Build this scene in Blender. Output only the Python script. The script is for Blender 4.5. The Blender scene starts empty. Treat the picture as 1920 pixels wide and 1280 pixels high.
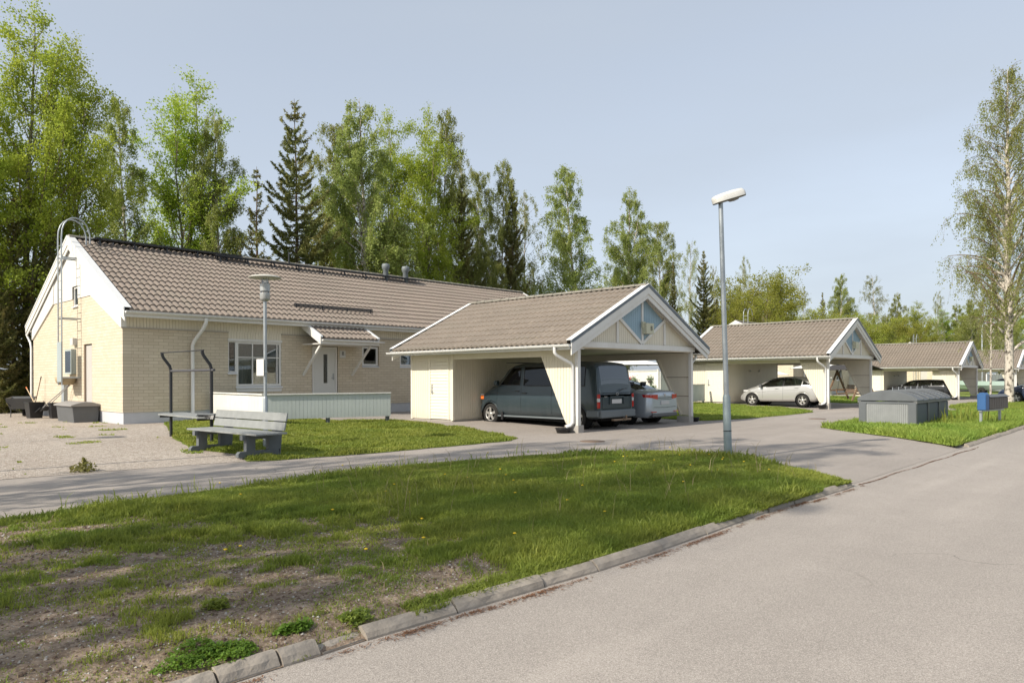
import bpy, bmesh, math, random
import numpy as np
from mathutils import Vector, Matrix
R = math.radians
sc = bpy.context.scene
col = sc.collection

# ------------------------------------------------------------------ camera
CAM_A = R(43.223)
cd = bpy.data.cameras.new('camera'); cam = bpy.data.objects.new('camera', cd); col.objects.link(cam)
cd.sensor_width = 36; cd.lens = 36 * 1350.5 / 1920
cd.shift_y = 67.7 / 1920; cd.clip_start = .1; cd.clip_end = 3000
cam.matrix_world = Matrix.Translation((0, 0, 1.5)) @ Matrix.Rotation(CAM_A - math.pi / 2, 4, 'Z') @ Matrix.Rotation(math.pi / 2, 4, 'X') @ Matrix.Rotation(R(-.218), 4, 'Z')
sc.camera = cam
# ------------------------------------------------------------------ world, sun, exposure
SUN_EL, SUN_AZ = R(38), R(6.5)                 # towards (-cos az, +sin az)
sd = Vector((-math.cos(SUN_AZ) * math.cos(SUN_EL), math.sin(SUN_AZ) * math.cos(SUN_EL), math.sin(SUN_EL)))
w = bpy.data.worlds.new('World'); sc.world = w; w.use_nodes = True
nt = w.node_tree; nt.nodes.clear()
sky = nt.nodes.new('ShaderNodeTexSky'); sky.sky_type = 'NISHITA'; sky.sun_disc = False
sky.sun_elevation = SUN_EL; sky.sun_rotation = math.atan2(sd.x, sd.y)
sky.altitude = 100; sky.air_density = 1.0; sky.dust_density = 2.4; sky.ozone_density = 1.0
hs = nt.nodes.new('ShaderNodeHueSaturation'); hs.inputs['Saturation'].default_value = .58; hs.inputs['Value'].default_value = 1.0
bg = nt.nodes.new('ShaderNodeBackground'); bg.inputs[1].default_value = .15
wo = nt.nodes.new('ShaderNodeOutputWorld')
hz = nt.nodes.new('ShaderNodeMix'); hz.data_type = 'RGBA'; hz.inputs[0].default_value = .62; hz.inputs[7].default_value = (2.45, 2.77, 3.2, 1)   # thin even high haze
tcw = nt.nodes.new('ShaderNodeTexCoord'); mpw = nt.nodes.new('ShaderNodeMapping'); mpw.inputs['Scale'].default_value = (1.2, 1.2, 5); mpw.inputs['Rotation'].default_value = (.1, .12, 0)
nzw = nt.nodes.new('ShaderNodeTexNoise'); nzw.inputs['Scale'].default_value = 1.7; nzw.inputs['Detail'].default_value = 6; nzw.inputs['Roughness'].default_value = .5
mrw = nt.nodes.new('ShaderNodeMapRange'); mrw.inputs[1].default_value = .35; mrw.inputs[2].default_value = .75; mrw.inputs[3].default_value = .54; mrw.inputs[4].default_value = .80
nt.links.new(tcw.outputs['Generated'], mpw.inputs[0]); nt.links.new(mpw.outputs[0], nzw.inputs['Vector']); nt.links.new(nzw.outputs['Fac'], mrw.inputs[0]); nt.links.new(mrw.outputs[0], hz.inputs[0])
nt.links.new(sky.outputs[0], hs.inputs['Color']); nt.links.new(hs.outputs[0], hz.inputs[6]); nt.links.new(hz.outputs[2], bg.inputs[0]); nt.links.new(bg.outputs[0], wo.inputs[0])
sl = bpy.data.lights.new('sun', 'SUN'); sl.energy = 3.8; sl.angle = R(.53); sl.color = (1, .92, .79)
so = bpy.data.objects.new('sun', sl); col.objects.link(so); so.rotation_euler = sd.to_track_quat('Z', 'Y').to_euler(); so.location = (-20, 5, 30)
sc.view_settings.view_transform = 'Standard'; sc.view_settings.look = 'None'; sc.view_settings.exposure = 0.58; sc.view_settings.gamma = 1
sc.cycles.max_bounces = 6; sc.cycles.diffuse_bounces = 3; sc.cycles.transparent_max_bounces = 12

# ------------------------------------------------------------------ materials
MATS = {}
class N:
    def __init__(s, name):
        s.m = bpy.data.materials.new(name); s.m.use_nodes = True; s.t = s.m.node_tree
        s.b = s.t.nodes['Principled BSDF']; MATS[name] = s.m
    def n(s, ty, **kw):
        x = s.t.nodes.new(ty)
        for k, v in kw.items():
            if k.startswith('i_'): x.inputs[k[2:].replace('_', ' ')].default_value = v
            else: setattr(x, k, v)
        return x
    def l(s, a, b): s.t.links.new(a, b)
    def coord(s, sx=1, sy=1, sz=1):
        t = s.n('ShaderNodeTexCoord'); m = s.n('ShaderNodeMapping'); m.inputs['Scale'].default_value = (sx, sy, sz); s.l(t.outputs['Object'], m.inputs[0]); return m.outputs[0]
    def noise(s, scale, detail=4, vec=None, rough=.55):
        x = s.n('ShaderNodeTexNoise'); x.inputs['Scale'].default_value = scale; x.inputs['Detail'].default_value = detail; x.inputs['Roughness'].default_value = rough
        s.l(vec if vec is not None else s.coord(), x.inputs['Vector']); return x.outputs['Fac']
    def ramp(s, fac, stops):
        r = s.n('ShaderNodeValToRGB'); e = r.color_ramp.elements
        while len(e) < len(stops): e.new(.5)
        for i, (p, c) in enumerate(stops):
            e[i].position = p; e[i].color = (c[0], c[1], c[2], 1) if hasattr(c, '__len__') else (c, c, c, 1)
        s.l(fac, r.inputs[0]); return r.outputs[0]
    def mix(s, f, a, b, mode='MIX'):
        x = s.n('ShaderNodeMix', data_type='RGBA', blend_type=mode)
        for sock, v in ((x.inputs[0], f), (x.inputs[6], a), (x.inputs[7], b)):
            if hasattr(v, 'is_linked') or hasattr(v, 'links'): s.l(v, sock)
            elif hasattr(v, '__len__'): sock.default_value = (v[0], v[1], v[2], 1)
            else: sock.default_value = v
        return x.outputs[2]
    def bump(s, h, strength=.3, dist=.01):
        x = s.n('ShaderNodeBump'); x.inputs['Strength'].default_value = strength; x.inputs['Distance'].default_value = dist
        s.l(h, x.inputs['Height']); s.l(x.outputs[0], s.b.inputs['Normal'])
    def col(s, c):
        if hasattr(c, '__len__'): s.b.inputs['Base Color'].default_value = (c[0], c[1], c[2], 1)
        else: s.l(c, s.b.inputs['Base Color'])
        return s
    def set(s, rough=.6, metal=0, spec=.5, coat=0):
        s.b.inputs['Roughness'].default_value = rough; s.b.inputs['Metallic'].default_value = metal
        s.b.inputs['Specular IOR Level'].default_value = spec; s.b.inputs['Coat Weight'].default_value = coat; return s
def simple(name, c, rough=.6, metal=0, spec=.4, coat=0, var=.08, scale=3., bump=0):
    m = N(name).set(rough, metal, spec, coat)
    f = m.noise(scale, 5)
    m.col(m.mix(f, [v * (1 - var) for v in c], [min(1, v * (1 + var)) for v in c]))
    if bump: m.bump(m.noise(60, 3), bump, .004)
    return m.m

def dirtypaint(name, c, dirt, amt=.35, rough=.55):
    m = N(name).set(rough, 0, .4)
    f = m.noise(1.6, 6, m.coord(1, 1, .35)); f2 = m.noise(14, 4, m.coord(1, 1, .2))
    a = m.mix(m.ramp(f, [(.45, 0), (.75, 1)]), c, m.mix(.35 * amt / .35, c, dirt))
    a = m.mix(m.ramp(f2, [(.35, 0), (.8, .22)]), a, dirt)
    t = m.n('ShaderNodeTexCoord'); sp = m.n('ShaderNodeSeparateXYZ'); m.l(t.outputs['Object'], sp.inputs[0]); mr = m.n('ShaderNodeMapRange'); mr.inputs[1].default_value = .55; mr.inputs[2].default_value = .12; mr.inputs[4].default_value = .55; m.l(sp.outputs[2], mr.inputs[0])
    mm = m.n('ShaderNodeMath', operation='MULTIPLY'); m.l(mr.outputs[0], mm.inputs[0]); m.l(m.noise(6, 5), mm.inputs[1]); a = m.mix(mm.outputs[0], a, [q * .55 for q in dirt])
    m.col(a); return m.m
WHITE = dirtypaint('white_trim', (.72, .71, .68), (.52, .48, .42), .3)
CREAM = dirtypaint('cream_boards', (.72, .665, .545), (.55, .49, .38), .35)
CREAM_B = dirtypaint('cream_panel', (.74, .69, .575), (.57, .51, .40), .3)
BLUE = dirtypaint('blue_boards', (.30, .42, .50), (.2, .3, .37), .3)
GREYB_SHADE = dirtypaint('grey_and_shaded_boards', (.52, .56, .54), (.40, .43, .42), .4)  # cool grey; on the terrace fence it is shade put into the colour
METALW = simple('white_metal', (.70, .70, .69), .35, 0, .5, 0, .04)
METALG = simple('slate_grey_metal', (.13, .155, .18), .45, 0, .5, 0, .12)
DARKM = simple('dark_metal', (.028, .03, .034), .45, .2, .5, 0, .2)
GALV = simple('galvanised_steel', (.36, .39, .41), .42, .55, .5, 0, .22, 9)
GALVP = simple('grey_green_lamp_base', (.24, .29, .30), .5, .2, .5, 0, .2, 7)
LAMPG = simple('lamp_housing_white', (.62, .61, .58), .4, 0, .5, 0, .1)
KERBM = simple('weathered_kerb_concrete', (.30, .265, .225), .95, 0, .2, 0, .45, 9, 1.)
CONC = simple('concrete', (.36, .34, .31), .9, 0, .2, 0, .22, 6, .5)
FOUND = simple('painted_foundation', (.50, .51, .53), .85, 0, .2, 0, .07, 5, .3)
BLACKP = simple('black_plastic', (.018, .018, .02), .42, 0, .5, 0, .3)
GREYP = simple('grey_plastic', (.10, .105, .11), .5, 0, .5, 0, .2)
GREYL = simple('weathered_grey_lid', (.26, .25, .24), .6, 0, .4, 0, .2)
BENCH = simple('grey_painted_wood', (.25, .26, .255), .65, 0, .3, 0, .22, 7)
BENCHD = simple('dark_grey_painted_wood', (.13, .14, .148), .7, 0, .3, 0, .25, 7)
WOOD = simple('weathered_brown_wood', (.20, .13, .085), .8, 0, .3, 0, .3, 9)
WOODL = simple('pale_wood_handle', (.55, .42, .27), .6, 0, .3, 0, .15)
RED = simple('red_lens', (.42, .012, .012), .15, 0, .6, .6, .1)
ORANGE = simple('orange_lens', (.75, .17, .03), .2, 0, .6, .6, .1)
CLEAR = simple('clear_lens', (.55, .55, .55), .12, 0, .6, .8, .1)
RUBBER = simple('tyre_rubber', (.022, .021, .02), .85, 0, .3, 0, .2)
ALLOY = simple('alloy_rim', (.48, .47, .45), .35, .6, .5, 0, .1)
UNDER = simple('underbody_black', (.012, .012, .012), .9, 0, .2)
PLATE = simple('number_plate_white', (.5, .5, .5), .4)
FABW = simple('white_canvas', (.78, .77, .74), .8, 0, .2)
FABD = simple('dark_canvas', (.05, .047, .047), .8, 0, .2)
DBLUE = simple('blue_mailbox_paint', (.03, .10, .25), .5, 0, .5, 0, .15)
BROWNM = simple('grey_brown_mailbox_paint', (.115, .10, .088), .6, 0, .4, 0, .2)
DOORW = simple('door_white_paint', (.62, .62, .59), .45, 0, .5, 0, .05)
DOORG = simple('door_grey_paint', (.48, .46, .43), .5, 0, .5, 0, .06)
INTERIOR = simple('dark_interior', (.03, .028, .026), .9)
BLIND = simple('blind_slats', (.62, .61, .58), .6)
CURTAIN = simple('beige_curtain', (.72, .66, .55), .9)
YELL = simple('lamp_box_yellowed', (.50, .49, .36), .4, 0, .5, 0, .06)
BOATG = simple('pale_green_hull', (.42, .55, .50), .4, 0, .5, .3)
POTS = simple('terracotta', (.35, .13, .07), .8)
PINK = simple('pink_petals', (.6, .14, .16), .7)
LEAFG = simple('pot_leaves', (.08, .15, .03), .7)

def mbrick(name, axis):
    m = N(name).set(.85, 0, .25)
    t = m.n('ShaderNodeTexCoord'); s = m.n('ShaderNodeSeparateXYZ'); c = m.n('ShaderNodeCombineXYZ')
    m.l(t.outputs['Object'], s.inputs[0]); m.l(s.outputs[axis], c.inputs[0]); m.l(s.outputs[2], c.inputs[1])
    b = m.n('ShaderNodeTexBrick'); b.offset = .5; b.squash = 1
    for k, v in (('Scale', 1), ('Mortar Size', .0065), ('Mortar Smooth', .3), ('Bias', 0), ('Brick Width', .3), ('Row Height', .1)): b.inputs[k].default_value = v
    b.inputs['Color1'].default_value = (.64, .565, .445, 1); b.inputs['Color2'].default_value = (.56, .485, .37, 1); b.inputs['Mortar'].default_value = (.36, .30, .22, 1)
    m.l(c.outputs[0], b.inputs['Vector'])
    f = m.noise(1.1, 5)
    m.col(m.mix(m.ramp(f, [(.3, 0), (.8, .45)]), b.outputs[0], (.50, .43, .33)))
    x = m.n('ShaderNodeMath', operation='SUBTRACT'); x.inputs[0].default_value = 1; m.l(b.outputs[1], x.inputs[1])
    m.bump(x.outputs[0], .4, .006); return m.m
BRICKX = mbrick('cream_brick_long', 0); BRICKY = mbrick('cream_brick_gable', 1)

def mtile(name, c1, c2):
    m = N(name).set(.8, 0, .3)
    f = m.noise(.6, 5); f2 = m.noise(9, 5)
    a = m.mix(m.ramp(f, [(.3, 0), (.7, 1)]), c1, c2)
    a = m.mix(m.ramp(f2, [(.45, 0), (.8, .55)]), a, (.16, .13, .10)); f3 = m.noise(2.2, 6, m.coord(1, .25, .25), .65); a = m.mix(m.ramp(f3, [(.5, 0), (.75, .5)]), a, (.20, .185, .15)); f4 = m.noise(3.1, 2); a = m.mix(m.ramp(f4, [(.55, 0), (.7, .3)]), a, [q * 1.25 for q in c1])
    m.col(a); m.bump(m.noise(90, 2), .25, .003); return m.m
TILE = mtile('brown_concrete_tiles', (.235, .195, .165), (.205, .172, .147))
TILEC = mtile('weathered_concrete_tiles', (.255, .215, .177), (.21, .178, .147))
RIDGE = mtile('grey_ridge_tiles', (.25, .235, .20), (.2, .19, .16))

def masphalt(name, base, speck, spkscale=210, stain=(.0, .0, .0), crack=True):
    m = N(name).set(.92, 0, .25)
    v = m.coord()
    a = m.noise(.35, 6, v); b = m.noise(2.3, 6, v); c = m.noise(spkscale, 2, v); d = m.noise(spkscale * .37, 3, v)
    k = m.mix(m.ramp(a, [(.3, 0), (.7, 1)]), [x * .86 for x in base], [x * 1.1 for x in base])
    k = m.mix(m.ramp(b, [(.35, 0), (.75, .5)]), k, [x * .78 for x in base])
    k = m.mix(m.ramp(d, [(.40, .5), (.52, 0)]), k, [x * .55 for x in base])
    tr = m.noise(.9, 4, m.coord(.12, 1.3, 1)); k = m.mix(m.ramp(tr, [(.36, .30), (.5, 0)]), k, [x * .7 for x in base]); k = m.mix(m.ramp(tr, [(.55, 0), (.7, .35)]), k, [min(1, x * 1.3) for x in base])
    sp = m.noise(38, 3, v, .75); k = m.mix(m.ramp(sp, [(.62, 0), (.70, .5)]), k, [min(1, x * 1.35) for x in base]); k = m.mix(m.ramp(sp, [(.30, .5), (.38, 0)]), k, [x * .6 for x in base])
    k = m.mix(m.ramp(c, [(.56, 0), (.66, .8)]), k, speck)
    k = m.mix(m.ramp(c, [(.33, .6), (.42, 0)]), k, [x * .4 for x in base])
    if crack:
        vo = m.n('ShaderNodeTexVoronoi', feature='DISTANCE_TO_EDGE'); vo.inputs['Scale'].default_value = .33
        wv = m.n('ShaderNodeVectorMath', operation='ADD'); nn = m.n('ShaderNodeTexNoise'); nn.inputs['Scale'].default_value = 1.6; nn.inputs['Detail'].default_value = 5
        m.l(v, nn.inputs['Vector']); m.l(v, wv.inputs[0]); m.l(nn.outputs['Color'], wv.inputs[1]); m.l(wv.outputs[0], vo.inputs['Vector'])
        cr = m.ramp(vo.outputs['Distance'], [(.0, 1), (.0035, 0)])
        msk = m.ramp(m.noise(.22, 2, v), [(.50, 0), (.58, .75)])
        k = m.mix(m.mix(1, cr, msk, 'MULTIPLY'), k, [x * .35 for x in base])
    m.col(k); m.bump(c, .55, .006); return m.m
ROAD = masphalt('street_asphalt', (.355, .318, .285), (.58, .53, .48))
DRIVE = masphalt('driveway_asphalt', (.335, .297, .265), (.50, .47, .43), 190)
def mgravel():
    m = N('yard_gravel').set(.95, 0, .2); v = m.coord()
    a = m.noise(.5, 6, v); b = m.noise(4, 6, v)
    vo = m.n('ShaderNodeTexVoronoi'); vo.inputs['Scale'].default_value = 55; m.l(v, vo.inputs['Vector'])
    k = m.mix(m.ramp(a, [(.3, 0), (.7, 1)]), (.43, .365, .31), (.52, .455, .39))
    k = m.mix(m.ramp(b, [(.4, 0), (.7, .5)]), k, (.36, .31, .26)); b2 = m.noise(13, 6, v, .78); k = m.mix(m.ramp(b2, [(.40, .8), (.55, 0)]), k, (.24, .20, .16)); k = m.mix(m.ramp(b2, [(.56, 0), (.68, .6)]), k, (.66, .60, .53))
    s2 = m.n('ShaderNodeSeparateColor'); m.l(vo.outputs['Color'], s2.inputs[0])
    k = m.mix(m.ramp(s2.outputs[0], [(.0, .55), (.35, 0)]), k, (.22, .19, .16))
    k = m.mix(m.ramp(s2.outputs[1], [(.7, 0), (1, .6)]), k, (.68, .64, .58))
    m.col(k); m.bump(vo.outputs['Distance'], .8, .02); return m.m
GRAVEL = mgravel()
def msoil(name, g1, g2, d1, d2, t0, t1):
    m = N(name).set(.97, 0, .15); v = m.coord()
    a = m.noise(.9, 7, v, .62); b = m.noise(7, 6, v); c = m.noise(60, 3, v)
    g = m.mix(b, g1, g2); d = m.mix(m.ramp(b, [(.3, 0), (.7, 1)]), d1, d2)
    d = m.mix(m.ramp(c, [(.58, 0), (.68, .8)]), d, (.40, .35, .29)); d = m.mix(m.ramp(m.noise(24, 4, v, .7), [(.38, .7), (.50, 0)]), d, (.09, .062, .045))
    m.col(m.mix(m.ramp(a, [(t0, 0), (t1, 1)]), d, g)); m.bump(m.noise(22, 5, v), .8, .03); return m.m
SOIL = msoil('verge_soil', (.09, .09, .04), (.13, .12, .05), (.125, .09, .065), (.33, .255, .19), .56, .8)
TURF = msoil('lawn_turf', (.13, .18, .04), (.22, .26, .06), (.17, .16, .07), (.22, .2, .1), .25, .45)
FIELD = msoil('field_ground', (.09, .12, .03), (.16, .18, .05), (.14, .12, .07), (.2, .17, .1), .3, .6)

def mleaf(name, c1, c2, trans=.45, scale=.5):
    m = bpy.data.materials.new(name); m.use_nodes = True; MATS[name] = m
    s = N.__new__(N); s.m = m; s.t = m.node_tree; s.b = m.node_tree.nodes['Principled BSDF']
    g = s.n('ShaderNodeNewGeometry'); oi = s.n('ShaderNodeObjectInfo')
    f = s.noise(scale, 3)
    a = s.mix(s.ramp(f, [(.35, 0), (.65, 1)]), c1, c2)
    a = s.mix(s.ramp(g.outputs['Random Per Island'], [(0, 0), (1, .75)]), a, [v * .62 for v in c1])
    hsv = s.n('ShaderNodeHueSaturation'); mr = s.n('ShaderNodeMapRange'); mr.inputs[3].default_value = .82; mr.inputs[4].default_value = 1.18
    mh = s.n('ShaderNodeMapRange'); mh.inputs[3].default_value = .485; mh.inputs[4].default_value = .512
    s.l(oi.outputs['Random'], mr.inputs[0]); s.l(mr.outputs[0], hsv.inputs['Value']); s.l(oi.outputs['Random'], mh.inputs[0]); s.l(mh.outputs[0], hsv.inputs['Hue'])
    s.l(a, hsv.inputs['Color']); s.l(hsv.outputs[0], s.b.inputs['Base Color'])
    s.b.inputs['Roughness'].default_value = .55; s.b.inputs['Specular IOR Level'].default_value = .25
    tr = s.n('ShaderNodeBsdfTranslucent'); s.l(s.mix(.35, hsv.outputs[0], (.45, .5, .04), 'SCREEN'), tr.inputs[0])
    mx = s.n('ShaderNodeMixShader'); mx.inputs[0].default_value = trans
    s.l(s.b.outputs[0], mx.inputs[1]); s.l(tr.outputs[0], mx.inputs[2])
    s.l(mx.outputs[0], s.t.nodes['Material Output'].inputs[0]); return m
L_BIRCH = mleaf('birch_leaves', (.28, .335, .095), (.36, .385, .13), 0.45)
L_ASPEN = mleaf('aspen_leaves', (.33, .43, .055), (.42, .47, .07), 0.5)
L_PALE = mleaf('pale_birch_leaves', (.34, .365, .17), (.38, .40, .2), 0.45)
L_SPRUCE = mleaf('spruce_needles', (.16, .18, .06), (.27, .215, .08), 0.25)
L_BUSH = mleaf('willow_leaves', (.29, .33, .06), (.37, .36, .065), 0.45)
L_GRASS = mleaf('grass_blades', (.185, .255, .045), (.33, .345, .07), 0.45, .8)
L_GRASSL = mleaf('lawn_blades', (.22, .31, .055), (.37, .41, .09), 0.45, .8)
L_DRY = mleaf('dry_grass', (.36, .30, .16), (.42, .35, .19), .3, 1.)
L_DRYG = mleaf('withered_leaves', (.24, .23, .08), (.33, .26, .11), .3, 2.)
L_CLOVER = mleaf('clover_leaves', (.15, .29, .04), (.2, .36, .05), 0.4, 3.)
def mbark(name, white, dark, zs):
    m = N(name).set(.9, 0, .2)
    f = m.noise(3.5, 5, m.coord(1.5, 1.5, zs)); f2 = m.noise(1.2, 3)
    m.col(m.mix(m.ramp(f, [(.50, 0), (.62, 1)]), m.mix(f2, white, [v * .8 for v in white]), dark)); return m.m
BARK_B = mbark('birch_bark', (.56, .51, .44), (.09, .075, .06), 1.1)
BARK_A = mbark('aspen_bark', (.24, .22, .15), (.11, .10, .07), 1.0)
TWIG = simple('brown_twigs', (.20, .15, .11), .85, 0, .2)
BARK_S = mbark('spruce_bark', (.17, .12, .085), (.08, .06, .045), 1.0)
def mglass(name, tint=(.02, .025, .03), mixf=.6, rough=.02, fk=.9):
    m = bpy.data.materials.new(name); m.use_nodes = True; t = m.node_tree; t.nodes.clear()
    o = t.nodes.new('ShaderNodeOutputMaterial'); g = t.nodes.new('ShaderNodeBsdfGlossy'); g.inputs['Roughness'].default_value = rough; g.inputs[0].default_value = (.85, .9, .95, 1)
    d = t.nodes.new('ShaderNodeBsdfTransparent'); d.inputs[0].default_value = (tint[0], tint[1], tint[2], 1)
    f = t.nodes.new('ShaderNodeFresnel'); f.inputs[0].default_value = 1.6
    a = t.nodes.new('ShaderNodeMath'); a.operation = 'MULTIPLY_ADD'; a.inputs[1].default_value = fk; a.inputs[2].default_value = mixf
    x = t.nodes.new('ShaderNodeMixShader'); t.links.new(f.outputs[0], a.inputs[0]); t.links.new(a.outputs[0], x.inputs[0]); t.links.new(d.outputs[0], x.inputs[1]); t.links.new(g.outputs[0], x.inputs[2]); t.links.new(x.outputs[0], o.inputs[0]); return m
GLASS = mglass('window_glass', (.75, .78, .78), .06)
CGLASS = mglass('car_glass', (.30, .36, .34), .08)
CGLASSD = mglass('dark_car_glass', (.03, .035, .04), .03, .02, .18)
def mpaint(name, c, metal=.3, rough=.3, dirt=None, damt=.3, coat=.5):
    m = N(name).set(rough, metal, .5, coat); m.b.inputs['Coat Roughness'].default_value = .12
    f = m.noise(2, 5); a = m.mix(f, [v * .95 for v in c], [v * 1.05 for v in c])
    if dirt:
        t = m.n('ShaderNodeTexCoord'); s = m.n('ShaderNodeSeparateXYZ'); m.l(t.outputs['Object'], s.inputs[0])
        mr = m.n('ShaderNodeMapRange'); mr.inputs[1].default_value = .95; mr.inputs[2].default_value = .3; m.l(s.outputs[2], mr.inputs[0])
        f2 = m.noise(5, 6, m.coord(1, 1, .4))
        mm = m.n('ShaderNodeMath', operation='MULTIPLY'); m.l(mr.outputs[0], mm.inputs[0]); m.l(m.ramp(f2, [(.3, .3), (.7, 1)]), mm.inputs[1])
        m2 = m.n('ShaderNodeMath', operation='MULTIPLY'); m2.inputs[1].default_value = damt; m.l(mm.outputs[0], m2.inputs[0])
        a = m.mix(m2.outputs[0], a, dirt)
    m.col(a); return m.m
P_VAN = mpaint('dark_teal_paint', (.022, .040, .050), .25, .38, (.12, .125, .13), .4, .5)
P_VANG = simple('grey_bumper_plastic', (.13, .15, .16), .55)
P_SILV = mpaint('silver_blue_paint', (.40, .45, .50), .5, .3)
P_WHITE = mpaint('silver_white_paint', (.50, .50, .49), .45, .3)
P_BLACK = mpaint('black_paint', (.012, .013, .015), .2, .25)
P_NAVY = mpaint('navy_paint', (.012, .022, .05), .2, .25)

# ------------------------------------------------------------------ mesh helpers
def link(o, parent=None):
    col.objects.link(o)
    if parent is not None: o.parent = parent
    return o
def tag(o, label=None, cat=None, group=None, kind=None):
    if label: o['label'] = label
    if cat: o['category'] = cat
    if group: o['group'] = group
    if kind: o['kind'] = kind
    return o
def empty(name, loc=(0, 0, 0), rz=0, label=None, cat=None, group=None):
    o = bpy.data.objects.new(name, None); o.empty_display_size = .2; col.objects.link(o)
    o.location = loc; o.rotation_euler = (0, 0, rz); return tag(o, label, cat, group)
def copy_tree(o, parent=None):
    c = o.copy(); col.objects.link(c); c.parent = parent
    for ch in list(o.children): copy_tree(ch, c)
    return c
class MB:
    def __init__(s): s.v = []; s.f = []; s.sm = []
    def add(s, vs, fs, smooth=False):
        o = len(s.v); s.v += [tuple(map(float, v)) for v in vs]; s.f += [tuple(i + o for i in f) for f in fs]; s.sm += [smooth] * len(fs); return s
    def box(s, x0, x1, y0, y1, z0, z1):
        v = [(x, y, z) for z in (z0, z1) for y in (y0, y1) for x in (x0, x1)]
        return s.add(v, [(0, 2, 3, 1), (4, 5, 7, 6), (0, 1, 5, 4), (2, 6, 7, 3), (0, 4, 6, 2), (1, 3, 7, 5)])
    def bar(s, a, b, wd, ht, up=(0, 0, 1)):
        a = Vector(a); b = Vector(b); d = (b - a).normalized(); u = Vector(up); r = d.cross(u)
        if r.length < 1e-4: r = d.cross(Vector((1, 0, 0)))
        r.normalize(); u = r.cross(d).normalized(); r = r * wd / 2; u = u * ht / 2
        v = [p + i * r + j * u for p in (a, b) for j in (-1, 1) for i in (-1, 1)]
        return s.add(v, [(0, 2, 3, 1), (4, 5, 7, 6), (0, 1, 5, 4), (2, 6, 7, 3), (0, 4, 6, 2), (1, 3, 7, 5)])
    def prism(s, poly, ax, a, b):
        def P(p, t): return (t, p[0], p[1]) if ax == 0 else (p[0], t, p[1]) if ax == 1 else (p[0], p[1], t)
        n = len(poly); v = [P(p, a) for p in poly] + [P(p, b) for p in poly]
        return s.add(v, [tuple(range(n))[::-1], tuple(range(n, 2 * n))] + [(i, (i + 1) % n, n + (i + 1) % n, n + i) for i in range(n)])
    def tube(s, pts, r, n=10, cap=True):
        pts = [Vector(p) for p in pts]; rs = r if hasattr(r, '__len__') else [r] * len(pts); V = []; F = []
        d0 = (pts[1] - pts[0]).normalized(); ref = Vector((0, 0, 1)) if abs(d0.z) < .9 else Vector((1, 0, 0)); u = d0.cross(ref).normalized()
        for i, p in enumerate(pts):
            d = (pts[min(i + 1, len(pts) - 1)] - pts[max(i - 1, 0)]).normalized()
            u = (u - d * u.dot(d)).normalized(); w_ = d.cross(u)
            for k in range(n):
                t = 2 * math.pi * k / n; V.append(p + (u * math.cos(t) + w_ * math.sin(t)) * rs[i])
        for i in range(len(pts) - 1):
            for k in range(n): F.append((i * n + k, i * n + (k + 1) % n, (i + 1) * n + (k + 1) % n, (i + 1) * n + k))
        s.add(V, F, True)
        if cap: s.add([V[k] for k in range(n)], [tuple(range(n))[::-1]]); s.add([V[-n + k] for k in range(n)], [tuple(range(n))])
        return s
    def lathe(s, prof, c=(0, 0, 0), n=20, ax='z'):
        V = []; F = []
        for r, z in prof:
            for k in range(n):
                t = 2 * math.pi * k / n; a, b = r * math.cos(t), r * math.sin(t)
                V.append((c[0] + a, c[1] + b, c[2] + z) if ax == 'z' else (c[0] + z, c[1] + a, c[2] + b) if ax == 'x' else (c[0] + a, c[1] + z, c[2] + b))
        for i in range(len(prof) - 1):
            for k in range(n):
                q = (i * n + k, i * n + (k + 1) % n, (i + 1) * n + (k + 1) % n, (i + 1) * n + k); F.append(q if ax != 'y' else q[::-1])
        return s.add(V, F, True)
    def planks(s, ax, plane, depth, u0, u1, bot, top, pw=.1, gap=.008):
        """vertical boards as real pieces; bot/top are functions of u"""
        n = max(1, round((u1 - u0) / pw)); wd = (u1 - u0) / n
        for i in range(n):
            a = u0 + i * wd + gap / 2; b = u0 + (i + 1) * wd - gap / 2
            za, zb, ta, tb = bot(a), bot(b), top(a), top(b)
            if ta - za < .01 and tb - zb < .01: continue
            s.prism([(a, min(za, ta)), (b, min(zb, tb)), (b, tb), (a, ta)], ax, plane, plane + depth)
        return s
    def build(s, name, mat, parent=None, bevel=0):
        me = bpy.data.meshes.new(name); me.from_pydata(s.v, [], s.f); me.materials.append(mat)
        bm = bmesh.new(); bm.from_mesh(me)
        for f, k in zip(bm.faces, s.sm): f.smooth = k
        if bevel: bmesh.ops.bevel(bm, geom=list(bm.edges), offset=bevel, segments=1, affect='EDGES', clamp_overlap=True)
        bmesh.ops.recalc_face_normals(bm, faces=bm.faces); bm.to_mesh(me); bm.free()
        return link(bpy.data.objects.new(name, me), parent)
def np_mesh(name, V, F, mat, parent=None, smooth=False):
    me = bpy.data.meshes.new(name); V = np.asarray(V, np.float32); F = np.asarray(F, np.int32); k = F.shape[1]
    me.vertices.add(len(V)); me.vertices.foreach_set('co', V.ravel()); me.loops.add(F.size); me.loops.foreach_set('vertex_index', F.ravel())
    me.polygons.add(len(F)); me.polygons.foreach_set('loop_start', np.arange(len(F), dtype=np.int32) * k)
    if smooth: me.polygons.foreach_set('use_smooth', np.ones(len(F), bool))
    me.update(calc_edges=True); me.materials.append(mat); o = bpy.data.objects.new(name, me)
    return link(o, parent)
def S(t): t = np.clip(t, 0, 1); return t * t * (3 - 2 * t)
def gz(x, y): return .12 * S((np.asarray(y, float) - 12.5) / 6) - .22 * S((np.asarray(x, float) - 42) / 16)
def gzf(x, y): return float(gz(x, y))
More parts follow.
